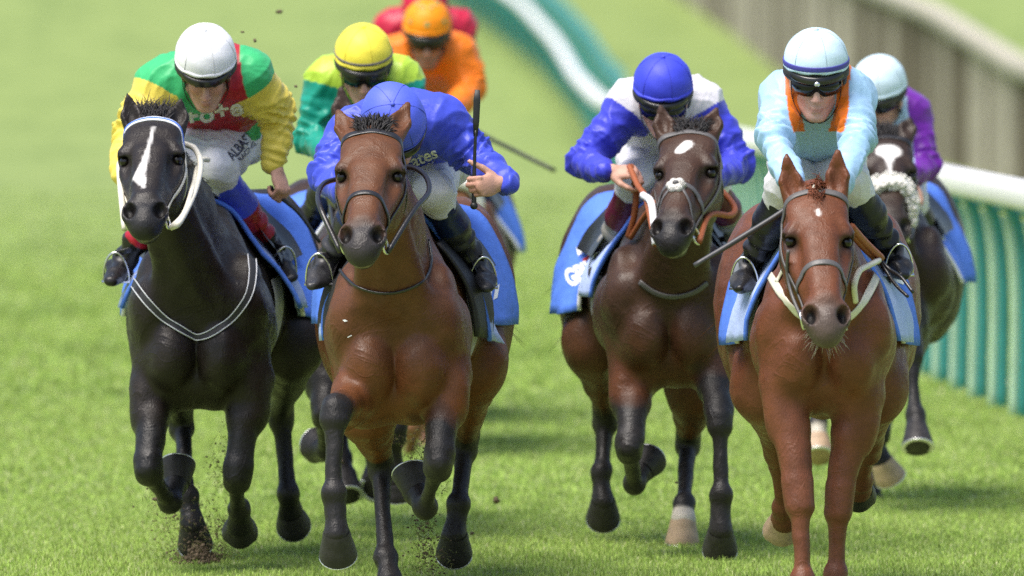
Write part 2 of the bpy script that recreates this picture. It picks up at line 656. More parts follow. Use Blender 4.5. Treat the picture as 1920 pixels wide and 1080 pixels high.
def grass_patch(d0, d1, dens, h0, h1, w):
    n = int((d1 - d0) * ((d0 + d1) * .5 * .0885 + .8) * dens)
    D = nrng.uniform(d0, d1, n)
    x = nrng.uniform(-1, 1, n) * (D * .04425 + .4)
    base = np.stack([x, D, np.interp(D, np.linspace(0, 300, 601), [ground_z(v) for v in np.linspace(0, 300, 601)]) - .004], 1)
    patch = noise3(np.stack([x * 2.1, D * .9, D * 0], 1))
    h = nrng.uniform(h0, h1, n) * (1 + .22 * patch)
    az = nrng.uniform(0, 2 * np.pi, n)
    ln = nrng.uniform(.1, .95, n)
    dr = np.stack([np.cos(az), np.sin(az), np.zeros(n)], 1)
    sd_ = np.stack([-np.sin(az), np.cos(az), np.zeros(n)], 1) * (w * nrng.uniform(.6, 1.3, n))[:, None]
    up = np.array([0, 0, 1.])
    mid = base + up * (h * .55)[:, None] + dr * (h * ln * .22)[:, None]
    tip = base + up * (h * (1 - .2 * ln))[:, None] + dr * (h * ln * .75)[:, None]
    V = np.stack([base - sd_, base + sd_, mid + sd_ * .8, mid - sd_ * .8, tip], 1).reshape(-1, 3)
    o = np.arange(n)[:, None] * 5
    F = np.concatenate([o + [0, 1, 2], o + [0, 2, 3], o + [3, 2, 4]])
    t = nrng.uniform(0, 1, n)[:, None]
    c = 2.6 * np.array([.88, .94, .8]) * (1 - t) + np.array([1.14, 1.08, 1.1]) * t
    c = c * (1 + .07 * patch)[:, None]
    dead = nrng.uniform(0, 1, n) < .035
    c[dead] = [3.2, 2.5, 5.0]
    return V, F, np.repeat(c, 5, 0)

VV, FF, CC = [], [], []
o = 0
for a in ((39.0, 46, 3400, .010, .030, .0024), (46, 58, 1200, .012, .034, .0046), (58, 76, 260, .02, .045, .011), (76, 88, 150, .02, .045, .012), (88, 100, 90, .02, .04, .012), (100, 114, 50, .02, .04, .012), (114, 130, 25, .02, .04, .012)):
    V, F, c = grass_patch(*a)
    VV.append(V); FF.append(F + o); CC.append(c); o += len(V)
gme = make_mesh('grass', np.concatenate(VV), np.concatenate(FF), M['blade'], color=np.concatenate(CC))
gr = link('grass', gme, kind='stuff')
gr['label'] = 'short bright green turf of the racecourse'
gr['category'] = 'grass'

# ------------------------------------------------------------------ running rail on the right
M['teal'] = material('teal_plastic', (.030, .235, .215), rough=.45, var=.12, vscale=6)
M['mint_lit'] = material('mint_lit_side', (.42, .62, .46), rough=.5, var=.1, vscale=6)  # the lit side of the teal posts, put into the colour
M['rail_white'] = material('white_rail_plastic', (.82, .82, .82), rough=.4, var=.04, vscale=3)
M['paling'] = material('weathered_paling', (.31, .285, .22), rough=.85, var=.28, vscale=5)
M['paling_dark'] = material('dark_paling', (.15, .13, .09), rough=.85, var=.2, vscale=5)
M['paling_pale'] = material('pale_paling', (.42, .39, .31), rough=.85, var=.2, vscale=5)
M['paling_rail'] = material('pale_weathered_rail', (.40, .375, .30), rough=.8, var=.15, vscale=3)

fb = np.array([[30, 3.25], [45, 2.72], [53.8, 2.40], [59.7, 2.17], [79, 1.62], [100, 1.2], [124, .95], [150, .84], [166, .70], [180, .20], [195, -.60], [215, -1.95], [240, -3.8], [275, -7.5]])
def fence_x(D):
    return np.interp(D, fb[:, 0], fb[:, 1])
rail_root = bpy.data.objects.new('running_rail', None)
COL.objects.link(rail_root)
rail_root.location = (2.3, 56, 0)
tag(rail_root, 'white topped running rail on teal posts curving up the course behind the horses', 'rail', None, 'thing')
def rel(o):
    o.matrix_parent_inverse = Matrix.Translation(-Vector(rail_root.location))
    return o
Ds = np.concatenate([np.arange(30, 120, 2.), np.arange(120, 276, 3.)])
mb = MB()
pts = [(fence_x(d) - .02, d, ground_z(d) + 1.07) for d in Ds]
# flattened oval top rail with an inward lip
mb.tube(pts, 1, n=12, flat=(.15, .13), ups=[(0, 0, 1)] * len(pts))
rel(mb.build('top_rail', M['rail_white'], rail_root))
mb = MB()
mb.tube([(fence_x(d) + .10, d, ground_z(d) + .96) for d in Ds], .022, n=6)
rel(mb.build('lower_rail', M['teal'], rail_root))
mb = MB()
dd_ = np.arange(118, 222, 3.)
mb.tube([(fence_x(d) + np.interp(d, [118, 135, 200], [.10, .40, .50]), d, ground_z(d) + .72) for d in dd_], 1, n=8, flat=(.05, 1.15), ups=[(0, 0, 1)] * len(dd_))
rel(mb.build('outer_panel', M['teal'], rail_root))
def post_shape(mb, d):
    x, z = fence_x(d), ground_z(d)
    off = np.interp(d, [50, 110, 150], [.06, .10, .34])
    sl = spline([(x + off, d, z - .05), (x + off + .01, d, z + .55), (x + off * .8, d, z + .86), (x + .0, d, z + 1.0)], 5)
    mb.tube(sl, 1, n=8, flat=(.055, .11), ups=[(0, 1, 0)] * len(sl), m=0)
    if d > 100:
        return
    sl2 = [(p[0] - .040, p[1] + .17, p[2]) for p in sl[:14]]
    mb.tube(sl2, 1, n=8, flat=(.036, .07), ups=[(0, 1, 0)] * len(sl2), m=1)  # extra slat painted paler to stand for the post's lit side
near = list(np.arange(45, 121, 1.25))
for d in near:
    mb = MB()
    post_shape(mb, d)
    rel(mb.build('post', [M['teal'], M['mint_lit']], rail_root))
mb = MB()
for d in np.arange(near[-1] + 1.25, 274, 1.25):
    post_shape(mb, d)
rel(mb.build('far_posts', [M['teal'], M['mint_lit']], rail_root, kind='stuff'))

# ------------------------------------------------------------------ grey paling fence beyond it
f2 = np.array([[70, 6.7], [110, 6.05], [131, 5.78], [148, 5.38], [178, 4.3], [195, 3.72], [230, 2.2], [280, -.8]])
def f2x(D):
    return np.interp(D, f2[:, 0], f2[:, 1])
def f2z(D):
    return np.interp(D, [70, 110, 131, 148, 178, 195, 230], [-.6, -.62, -.56, .05, .9, 1.5, 2.9]) if D < 230 else ground_z(D)
pr = bpy.data.objects.new('paling_fence', None)
COL.objects.link(pr)
tag(pr, 'weathered grey paling fence with a pale top rail at the far right', 'fence', None, 'thing')
mb = MB()
for d in np.arange(72, 278, .34):
    x, z = f2x(d), min(f2z(d), ground_z(d))
    top = f2z(d) + 1.74
    w = .062 + .012 * rnd.random()
    pick = int(noise3(np.array([[d * .75, 3.3, 1.7]]))[0] * 5 + 1.5)
    mb.box((x + .05 * rnd.random(), d, (z - .1 + top) / 2), (w, .03, (top - z + .1) / 2), m=min(2, max(0, pick)))
mb.build('palings', [M['paling_dark'], M['paling'], M['paling_pale']], pr, smooth=False)
mb = MB()
mb.tube([(f2x(d), d, f2z(d) + 1.70) for d in np.arange(72, 278, 4.)], 1, n=8, flat=(.26, .26), ups=[(0, 0, 1)] * len(np.arange(72, 278, 4.)))
mb.build('top_rail', M['paling_rail'], pr)
# ------------------------------------------------------------------ horses

def head_frame(cfg):
    """poll position, then lateral / down-the-face / face-normal axes"""
    D0 = cfg['D']
    pd = cfg.get('poll_dd', -.28)
    P = U(cfg['poll'][0], cfg['poll'][1], D0 + pd)
    q = ray(*cfg['nose'])
    # the point between the nostrils lies .53 from the poll, towards the camera
    C = np.array([0, 0, CAMZ])
    best = None
    L = .535 * cfg.get('hs', 1)
    a = q @ q
    b = -2 * q @ (P - C)
    c = (P - C) @ (P - C) - L * L
    t = (-b - math.sqrt(max(b * b - 4 * a * c, 0))) / (2 * a)
    Q = C + q * t
    S = unit(Q - P)
    e = math.radians(cfg.get('turn', 0))     # how far the face looks to picture left
    lat = np.array([math.cos(e), -math.sin(e), math.tan(math.radians(cfg.get('roll', 0)))])
    Uu = unit(lat - S * (lat @ S))
    N = np.cross(S, Uu)
    if N[1] > 0:
        N = -N
    return P, Uu, S, N, cfg.get('hs', 1)

def build_horse(cfg):
    D0 = cfg['D']
    g = ground_z(D0)
    h = cfg.get('h', .0085)
    k = D0 / FPX
    cx0 = (cfg['chest'] - 960) * k                 # lateral position of the chest
    cx1 = (cfg['rump'] - 960) * (D0 + 1.45) / FPX  # and of the croup
    wsc = cfg.get('w', 1.0)
    dz = cfg.get('dz', 0) + g
    def cx(y):
        return cx0 + (cx1 - cx0) * y / 1.45
    def T(x, y, z):
        return np.array([cx(y) + x, D0 + y, z + dz])
    P, Uu, S, N, hs = head_frame(cfg)
    def H(u, s, v):
        return P + (Uu * u + S * s + N * v) * hs
    legs = {n: [U(p[0], p[1], D0 + p[2]) for p in pts] for n, pts in cfg['legs'].items()}
    for n, p in legs.items():    # toes of the lifted feet point down and back
        d_ = unit(p[4] - p[3])
        if d_[2] < -.75 and n not in cfg.get('flat_feet', ()):
            p[4] = p[4] + np.array([0, .048, 0])
    for p in legs.values():      # the hoof wall is about nine centimetres high
        d_ = p[4] - p[3]
        if np.linalg.norm(d_) > .095:
            p[3] = p[4] - unit(d_) * .095
    allp = [P, H(0, .66, 0), H(.1, -.25, 0), H(-.1, -.25, 0), T(-.42, .0, .7), T(.42, 1.9, 1.5)] + [p for l in legs.values() for p in l]
    allp = np.array(allp)
    lo, hi = allp.min(0) - .10, allp.max(0) + .10
    s = Sdf(lo, hi, h)
    side = unit(np.array([1, -(cx1 - cx0) / 1.45, 0]))
    W = wsc
    pl = cfg.get('pec', .03)
    WR = max(W, 1.0)
    # trunk
    tr = [(.09, .92, .140, .19), (.22, .90, .205, .275), (.45, .895, .215, .265), (.80, .905, .242, .255),
          (1.12, .935, .245, .255), (1.42, .985, .265, .300), (1.70, .98, .21, .24)]
    for a, b in zip(tr[:-1], tr[1:]):
        s.seg(T(0, a[0], a[1]), T(0, b[0], b[1]), (a[2] * (W if a[0] < .7 else WR), a[3]), (b[2] * (W if b[0] < .7 else WR), b[3]), side, .05)
    # withers
    s.seg(T(0, .34, 1.215), T(0, .62, 1.15), (.045, .07), (.055, .06), side, .14)
    s.seg(T(0, .62, 1.15), T(0, 1.30, 1.20), (.055, .06), (.09, .07), side, .12)
    # shoulders, points of shoulder, breast
    for sx in (-1, 1):
        s.seg(T(sx * .065 * W, .42, 1.13), T(sx * .160 * W, .03, .92), (.045, .13), (.080, .11), (sx, 0, 0), .05)
        s.seg(T(sx * .205 * W, .03, 1.02), T(sx * .135 * W, -.09, .80), .012, .012, (sx, 0, 0), .03, '-')   # groove in front of the shoulder
        s.ell(T(sx * .180 * W, .10, .98), (.05, .10, .12), None, .03)
        s.ell(T(sx * .158 * W, .045, .90), (.080, .10, .12), None, .035)
        s.ell(T(sx * .086, .006, .785 - pl), (.084, .105, .132), None, .028)     # pectorals
        s.ell(T(sx * .070 * W, .12, .69 - pl), (.085, .13, .10), None, .03)
        s.ell(T(sx * .20 * W, .28, .86), (.075, .17, .14), None, .06)           # triceps
        # quarters
        s.ell(T(sx * .155 * WR, 1.42, 1.03), (.165, .33, .27), None, .07)
        s.ell(T(sx * .195 * WR, 1.40, .88), (.138, .27, .27), None, .07)
    s.ell(T(0, .16, .69 - pl), (.11, .17, .09), None, .04)
    # neck
    nb = T(0, .26, 1.00)
    nk = cfg.get('neck_bow', .03)
    throat = H(0, .13, -.17)
    crest = H(0, -.015, -.10)
    nt = (throat + crest) / 2
    n1 = nb * .55 + nt * .45 + np.array([0, 0, nk])
    s.seg(T(0, .16, 1.02), n1, (.145, .25), (.104, .185), side, .06)
    s.seg(n1, nt, (.112, .180), (.082, .135), Uu, .05)
    for sx in (-1, 1):   # the strap muscles either side of the windpipe
        s.seg(T(sx * .075, -.01, .95), nt * .75 + n1 * .25 + Uu * sx * .05 + np.array([0, -.08, -.06]), (.055, .05), (.03, .03), side, .06)
    s.seg(T(0, -.05, .97), nt + np.array([0, -.06, -.08]), (.045, .045), (.035, .035), side, .05)
    # head
    hd = [(.00, .070, .085, -.085), (.09, .096, .115, -.105), (.19, .104, .130, -.122), (.29, .082, .115, -.112),
          (.39, .060, .082, -.084), (.47, .053, .066, -.072), (.54, .056, .058, -.070), (.575, .045, .048, -.072)]
    for a, b in zip(hd[:-1], hd[1:]):
        s.seg(H(0, a[0], a[3]), H(0, b[0], b[3]), np.array(a[1:3]) * hs, np.array(b[1:3]) * hs, Uu, .03)
    ax = np.stack([Uu, S, N])
    def he(u, q, v, r, kk=.02, mode='+', a=ax):
        s.ell(H(u, q, v), np.array(r) * hs, a, kk, mode)
    for sx in (-1, 1):
        he(sx * .055, .10, -.030, (.045, .075, .030), .03)              # temples: a broad flat forehead
        he(sx * .058, .20, -.165, (.044, .115, .095), .03)              # cheek
        he(sx * .090, .185, -.052, (.030, .046, .036), .018)            # orbit
        s.seg(H(sx * .088, .235, -.085), H(sx * .060, .37, -.080), .016 * hs, .010 * hs, Uu, .03)   # facial crest
        s.seg(H(sx * .026, .22, -.022), H(sx * .020, .47, -.022), .026 * hs, .022 * hs, Uu, .03)    # nasal bones
        s.seg(H(sx * .078, .16, -.016), H(sx * .098, .205, -.040), .012 * hs, .012 * hs, Uu, .02)   # brow
        he(sx * .101, .198, -.052, (.022, .024, .020), .006, '-')       # eye socket
        he(sx * .084, .262, -.038, (.020, .05, .02), .03, '-')          # hollow below the eye
        he(sx * .048, .518, -.044, (.034, .050, .036), .02)             # nostril wing
        t = math.radians(22 * sx)
        a2 = np.stack([Uu * math.cos(t) + S * math.sin(t), S * math.cos(t) - Uu * math.sin(t), N])
        he(sx * .050, .534, -.026, (.0215, .037, .034), .007, '-', a2)  # nostril
    he(0, .556, -.066, (.050, .042, .044), .02)                         # upper lip
    he(0, .536, -.122, (.040, .044, .030), .014)                        # lower lip
    he(0, .505, -.146, (.032, .036, .026), .02)                         # chin
    he(0, .600, -.104, (.055, .040, .0035), .006, '-')                  # mouth line
    # ears
    for sx, (bx, by, tx, ty) in zip((-1, 1), cfg['ears']):
        d_ = D0 + cfg.get('poll_dd', -.28) + .02
        b_, t_ = U(bx, by, d_ - .01), U(tx, ty, d_ + cfg.get('ear_back', .03))
        w = t_ - b_
        L = np.linalg.norm(w)
        w = w / L
        u_ = unit(np.cross(w, [0, -1, 0]))
        v_ = np.cross(w, u_)
        if v_[1] > 0:
            v_ = -v_
        A = np.stack([u_, w, v_])
        m_ = b_ + w * L * .48
        s.seg(b_ - w * .02, b_ + w * L * .45, (.033, .030), (.039, .028), u_, .02)
        s.seg(b_ + w * L * .45, t_ - w * .004, (.039, .028), (.006, .008), u_, .008)
        s.ell(b_ + w * L * .52 + v_ * .024, (.026, L * .42, .022), A, .006, '-')
    # legs
    seg_id = []
    for n, p in legs.items():
        if n[0] == 'f':
            sx = -1 if n[1] == 'l' else 1
            el, kn, ft, co = p[:4]
            top = T(sx * .15 * W, .14, .88)
            s.seg(top, el, (.098, .13), (.078, .10), side, .06)
            mid = el * .62 + kn * .38
            s.seg(el, mid, (.080, .098), (.062, .066), side, .03)
            s.seg(mid, kn, (.060, .064), (.041, .043), side, .02)
            s.ell(el * .75 + kn * .25 + np.array([sx * .035, -.01, 0]), (.045, .055, .10), None, .03)
            ld = unit(ft - kn)
            ku = unit(kn - el)
            s.seg(kn - ku * .04, kn + ld * .035, (.050, .048), (.047, .045), side, .012)      # knee
            s.seg(kn + ld * .03, kn * .5 + ft * .5, (.034, .035), (.0245, .030), side, .010)
            s.seg(kn * .5 + ft * .5, ft, (.0245, .030), (.026, .031), side, .006)
            s.seg(kn + ld * .08 + np.array([0, .020, 0]), ft + np.array([0, .014, 0]), .014, .015, side, .006)
        else:
            sx = -1 if n[1] == 'l' else 1
            st, ho, ft, co = p[:4]
            hip = T(sx * .17 * WR, 1.42, .98)
            s.seg(hip, st, (.145, .23), (.105, .135), side, .07)
            mid = st * .5 + ho * .5
            s.seg(st, mid, (.105, .135), (.062, .082), side, .04)
            s.seg(mid, ho, (.060, .078), (.036, .048), side, .025)
            ld = unit(ft - ho)
            ku = unit(ho - st)
            s.seg(ho - ku * .04, ho + ld * .04, (.044, .055), (.046, .055), side, .015)
            s.ell(ho - ld * .045 + np.array([0, .03, 0]), (.022, .03, .035), None, .02)
            s.seg(ho + ld * .04, ho * .55 + ft * .45, (.036, .044), (.0255, .034), side, .012)
            s.seg(ho * .55 + ft * .45, ft, (.0255, .034), (.027, .033), side, .006)
        pd = unit(co - ft)
        s.ell(ft, (.0405, .046, .043), None, .012)
        s.seg(ft, co - pd * .01, (.031, .034), (.037, .040), side, .012)
        s.seg(co - pd * .012, co, (.040, .043), (.043, .046), side, .01)
    V, F = s.surface()
    del s
    V = relax(V, F, 1, .4)
    # veins and muscle relief
    nn = vnormals(V, F)
    rl = noise3(V * np.array([7.0, 6, 5]) + 31 * D0)
    rl = .7 * (.25 - np.abs(rl)) * 3.2 + .3 * rl
    rl2 = noise3(V * 17.0 + 11 * D0)
    hl = ((V - P) @ S) / hs
    onhead = (hl > -.05) & (V[:, 1] < D0 + cfg.get('poll_dd', -.28) + .18) & (np.linalg.norm(V - H(0, .3, -.09), axis=1) < .40)
    amp = np.where(onhead, .35, 1.0)
    V = V + nn * ((rl * .0078 + rl2 * .0036) * amp)[:, None]
    # coat colours: points, muzzle and markings belong to the horse itself
    base = np.array(cfg['coat'])
    col = np.tile(base, (len(V), 1))
    pts_c = np.array(cfg.get('points', (.020, .018, .018)))
    def blend(mask, c):
        mask = np.clip(mask, 0, 1)[:, None]
        col[:] = col * (1 - mask) + np.array(c) * mask
    sm = lambda x, a, b: np.clip((x - a) / (b - a), 0, 1)
    pn = noise3(V * 14) * .5
    if cfg.get('second') is not None:    # redder legs and flanks
        blend(sm(-(V[:, 2] - dz), -.85, -.62) * (1 - onhead), cfg['second'])
    for n, p in legs.items():
        blk = cfg.get('black_from', {}).get(n, cfg.get('black', .5))
        a, b = p[0], p[1]
        L = np.linalg.norm(b - a)
        w = (b - a) / L
        t = ((V - a) @ w) / L
        near = np.linalg.norm(V - a - np.clip(t, 0, 1)[:, None] * (b - a), axis=1) < .12
        m = np.zeros(len(V))
        m = np.where(near, sm(t + pn * .3, blk - .12, blk + .12), 0)
        for q in range(1, len(p) - 1):
            a2, b2 = p[q], p[q + 1]
            w2 = b2 - a2
            t2 = np.clip(((V - a2) @ w2) / (w2 @ w2), 0, 1)
            m = np.maximum(m, sm(-np.linalg.norm(V - a2 - t2[:, None] * w2, axis=1), -.10, -.075))
        if blk < 2:
            blend(m, pts_c)
        wh = cfg.get('white_leg', {}).get(n)
        if wh:
            a2, b2 = p[2], p[3]
            w2 = b2 - a2
            t2 = ((V - a2) @ w2) / (w2 @ w2)
            dd = np.linalg.norm(V - a2 - np.clip(t2, -.4, 1.2)[:, None] * w2, axis=1)
            blend(np.where(dd < .085, sm(t2 + pn * .3, wh - .1, wh + .1), 0), (.55, .50, .43))
    # head colours
    hu, hv = ((V - P) @ Uu) / hs, ((V - P) @ N) / hs
    mz = cfg.get('muzzle_col', (.03, .027, .026))
    blend(np.where(onhead, sm(hl + pn * .06, .455, .53), 0), mz)
    for sx in (-1, 1):
        e = np.sqrt((hu - sx * .1) ** 2 + (hl - .2) ** 2 + (hv + .05) ** 2)
        blend(np.where(onhead, .75 * sm(-e + pn * .01, -.055, -.03), 0), (.022, .018, .017))
        e = np.sqrt(((hu - sx * .05) / .016) ** 2 + ((hl - .535) / .03) ** 2 + ((hv + .045) / .035) ** 2)
        blend(np.where(onhead, sm(-e, -1.25, -.9), 0), (.006, .005, .005))
    blend(np.where(onhead & (hl > .50), sm(-np.abs(hv + .104), -.012, -.004), 0), cfg.get('lip', (.30, .27, .22)))
    for mk in cfg.get('marks', []):
        pl, rad = mk
        pl = np.array(pl)
        best = np.full(len(V), 9.)
        for i in range(len(pl) - 1):
            a2, b2 = pl[i, :2], pl[i + 1, :2]
            w2 = b2 - a2
            pp = np.stack([hu, hl], 1)
            t2 = np.clip(((pp - a2) @ w2) / (w2 @ w2 + 1e-9), 0, 1)
            r2 = rad[i] + (rad[i + 1] - rad[i]) * t2
            best = np.minimum(best, np.linalg.norm(pp - a2 - t2[:, None] * w2, axis=1) - r2)
        blend(np.where(onhead & (hv > -.075), sm(-best + pn * .004, -.003, .003), 0), (.72, .70, .68))
    # body mesh is the horse itself
    org = Vector((cx0, D0 + .7, g))
    me = make_mesh('racehorse', V - np.array(org), F, M['coat'], color=col)
    root = link('racehorse', me, None, cfg['label'], 'horse', 'racehorses galloping up the course')
    root.location = org
    inv = Matrix.Translation(-org)
    bv = bvh_of(V, F)
    def part(mb, name, mat, parent=root, **kw):
        o = mb.build(name, M[mat] if isinstance(mat, str) else mat, parent, **kw)
        return o
    R_ = dict(root=root, V=V, F=F, bvh=bv, H=H, T=T, P=P, U=Uu, S=S, N=N, hs=hs, part=part, legs=legs, D=D0, inv=inv, cfg=cfg, side=side)
    # eyes
    for sx in (-1, 1):
        mb = MB()
        mb.ball(H(sx * .0895, .198, -.057), np.array((.0185, .0185, .0185)) * hs, 10)
        part(mb, 'eye', M['eye'])
    # hooves
    for n, p in legs.items():
        if len(p) < 5:
            continue
        ft, co, to = p[2], p[3], p[4]
        d = unit(to - co)
        L = np.linalg.norm(to - co)
        co = to - d * min(L, .098)
        L = min(L, .098)
        fr = np.array([0, -1., 0]) if abs(d[1]) < .75 else np.array([0, 0, 1. if d[1] > 0 else -1.])
        if n in cfg.get('sole_up', {}):
            fr = np.array(cfg['sole_up'][n], float)
        fr = unit(fr - d * (fr @ d))
        sdv = np.cross(d, fr)
        pale = n in cfg.get('pale_hoof', ())
        mb = MB()
        rings = []
        nn_ = 22
        for q, (t, rs, rf) in enumerate([(-.10, .043, .046), (.06, .0475, .052), (.18, .0485, .053), (.55, .056, .062), (.96, .0635, .070), (1.0, .0625, .069)]):
            for j in range(nn_):
                a = 2 * math.pi * j / nn_
                c, s_ = math.cos(a), math.sin(a)
                back = -.004 if c < 0 else 0
                rings.append(co + d * (L * t * (1 - .16 * (1 - c) * .5 * (t > .2))) + sdv * s_ * rs * (1 if c > -.6 else .86) + fr * (c * rf * (1 if c > 0 else .86) + back))
        Fh = []
        for q in range(5):
            for j in range(nn_):
                Fh.append((q * nn_ + j, q * nn_ + (j + 1) % nn_, (q + 1) * nn_ + (j + 1) % nn_, (q + 1) * nn_ + j))
        c0 = len(rings)
        rings.append(co + d * L * .86)
        for j in range(nn_):
            Fh.append((5 * nn_ + j, 5 * nn_ + (j + 1) % nn_, c0))
        mb.add(rings, Fh)
        ho = part(mb, 'hoof', M['hoof_pale'] if pale else M['hoof'])
        mb = MB()
        pts = []
        for j in range(19):
            a = math.radians(-125 + 250 * j / 18)
            c, s_ = math.cos(a), math.sin(a)
            pts.append(co + d * (L * (1.01 - .16 * (1 - c) * .5)) + sdv * s_ * .056 + fr * c * (.062 if c > 0 else .053))
        mb.tube(pts, 1, n=8, flat=(.016, .006), ups=[d] * len(pts))
        part(mb, 'horseshoe', M['shoe'], ho)
    # forelock / mane tuft
    tk = cfg.get('tuft', 'puff')
    mb = MB()
    r = random.Random(int(D0 * 100))
    def lock(b, d, L, rad, bend):
        b = np.array(b)
        d = unit(d)
        sdv = unit(np.cross(d, [r.uniform(-1, 1), r.uniform(-1, 1), r.uniform(-1, 1)]))
        pts = [b + d * L * t + sdv * bend * t * t * L - np.array([0, 0, .25]) * t * t * L for t in (0, .35, .7, 1)]
        mb.tube(pts, [rad, rad * .9, rad * .6, rad * .12], n=4)
    if tk == 'spiky':
        for i in range(650):
            b = H(r.uniform(-.055, .055), r.uniform(-.04, .035), r.uniform(-.07, .0))
            lock(b, N * r.uniform(0, .5) - S * r.uniform(.5, 1.2) + Uu * r.uniform(-.5, .5), r.uniform(.035, .10), .0022, r.uniform(-.5, .5))
    elif tk == 'puff':
        for i in range(650):
            a = r.uniform(-.05, .05)
            b = H(a, r.uniform(-.035, .045), r.uniform(-.05, .005))
            lock(b, N * r.uniform(.1, .6) - S * r.uniform(.5, 1.0) + Uu * (a * 9 + r.uniform(-.25, .25)), r.uniform(.025, .055), .0026, r.uniform(-.5, .5))
    else:
        for i in range(160 if tk == 'braid' else 60):
            a = r.uniform(-.035, .035)
            b = H(a, r.uniform(-.01, .06), .0)
            lock(b, N * .35 + S * r.uniform(-.2, .9) - Uu * a * 8, r.uniform(.03, .06), .0022, r.uniform(-.4, .4))
    part(mb, 'forelock', M['hair_red'] if tk == 'braid' else M['hair'])
    # mane along the crest
    mb = MB()
    for i in range(260):
        t = r.random()
        b = (crest * (1 - t) + T(0, .34, 1.28) * t) + Uu * r.uniform(-.02, .02) + np.array([0, 0, nk * math.sin(t * 3.1)])
        lock(b, np.array([r.choice((-1, -1, 1)) * .8, .3, -.15]), r.uniform(.03, .07), .0025, r.uniform(-.4, .4))
    part(mb, 'mane', M['hair_red'] if tk == 'braid' else M['hair'])
    # tail streaming behind
    mb = MB()
    tb = T(0, 1.86, 1.10)
    tdx = cfg.get('tail', 0)
    for i in range(240):
        L = r.uniform(.35, .75)
        d = unit(np.array([tdx + r.uniform(-.22, .22), .95, r.uniform(-.25, .15)]))
        b = tb + np.array([r.uniform(-.025, .025), 0, r.uniform(-.025, .025)])
        sd2 = np.array([r.uniform(-.2, .2), 0, 0])
        pts = [b + d * L * t + sd2 * t * t + np.array([0, 0, -.42]) * t * t * L for t in (0, .25, .5, .75, 1)]
        mb.tube(pts, [.004, .0042, .004, .003, .0006], n=4)
    mb.tube([T(0, 1.70, 1.12), tb + np.array([0, .03, 0]), tb + np.array([tdx * .1, .18, -.01])], [.045, .04, .015], n=8)
    part(mb, 'tail', M['hair_red'] if cfg.get('tail_red') else M['hair'])
    return R_

# ------------------------------------------------------------------ tack
def hit(bv, px, py, d0=30.0):
    q = ray(px, py)
    o, d = Vector((0, 0, CAMZ)) + Vector(q) * d0, Vector(q).normalized()
    for _ in range(4):
        r = bv.ray_cast(o, d)
        if r[0] is None:
            return None, None
        if r[1].dot(d) < 0 or d0 < 36:
            return np.array(r[0]), np.array(r[1])
        o = r[0] + d * .002
    return None, None

def strap_px(h, pixels, w, t=.005, lift=.002, n=6, mb=None, start=.18):
    """a strap lying on the horse, through points given where the photo shows them"""
    runs = [[]]
    for px, py in spline([(a, b, 0) for a, b in pixels], n)[:, :2]:
        p, nn = hit(h['bvh'], px, py, h['D'] - start)
        if p is None or (runs[-1] and np.linalg.norm(p - runs[-1][-1][0]) > .16):
            runs.append([])
        if p is not None:
            runs[-1].append((p, nn))
    best = max(runs, key=len)
    P = np.array([p + nn * (lift + t * .5) for p, nn in best])
    Nn = [nn for p, nn in best]
    if len(P) < 3:
        return mb or MB()
    for _ in range(2):
        P[1:-1] = .5 * P[1:-1] + .25 * (P[:-2] + P[2:])
    mb = mb or MB()
    mb.tube(P, 1, n=8, flat=(w, t), ups=Nn)
    return mb

def head_ring(h, s0, s1, a0=-180, a1=180, w=.022, t=.006, n=40, lift=.001, mb=None, bow=0):
    """strap round the head: s0 down the face in front, s1 at the jaw"""
    P, Nn = [], []
    for i in range(n + 1):
        a = math.radians(a0 + (a1 - a0) * i / n)
        s = s0 + (s1 - s0) * (1 - math.cos(a)) / 2
        d = h['N'] * math.cos(a) + h['U'] * math.sin(a)
        c = h['H'](0, s, -.10 if s < .35 else -.075)
        r = h['bvh'].ray_cast(Vector(c + d * .35), Vector(-d))
        if r[0] is None:
            continue
        nn = np.array(r[1])
        P.append(np.array(r[0]) + nn * (lift + t * .5))
        Nn.append(unit(nn + d))
    P = np.array(P)
    for _ in range(3):
        P[1:-1] = .5 * P[1:-1] + .25 * (P[:-2] + P[2:])
    mb = mb or MB()
    mb.tube(P, 1, n=8, flat=(w, t), ups=Nn)
    return mb

def head_strap(h, pts, w=.018, t=.006, n=8, mb=None, lift=.001):
    """strap along the side of the head: points (u, s, v) pressed onto the skin"""
    P, Nn = [], []
    for q in spline(pts, n):
        p = h['H'](*q)
        r = h['bvh'].find_nearest(Vector(p))
        nn = np.array(r[1])
        P.append(np.array(r[0]) + nn * (lift + t * .5))
        Nn.append(nn)
    P = np.array(P)
    for _ in range(2):
        P[1:-1] = .5 * P[1:-1] + .25 * (P[:-2] + P[2:])
    mb = mb or MB()
    mb.tube(P, 1, n=8, flat=(w, t), ups=Nn)
    return mb

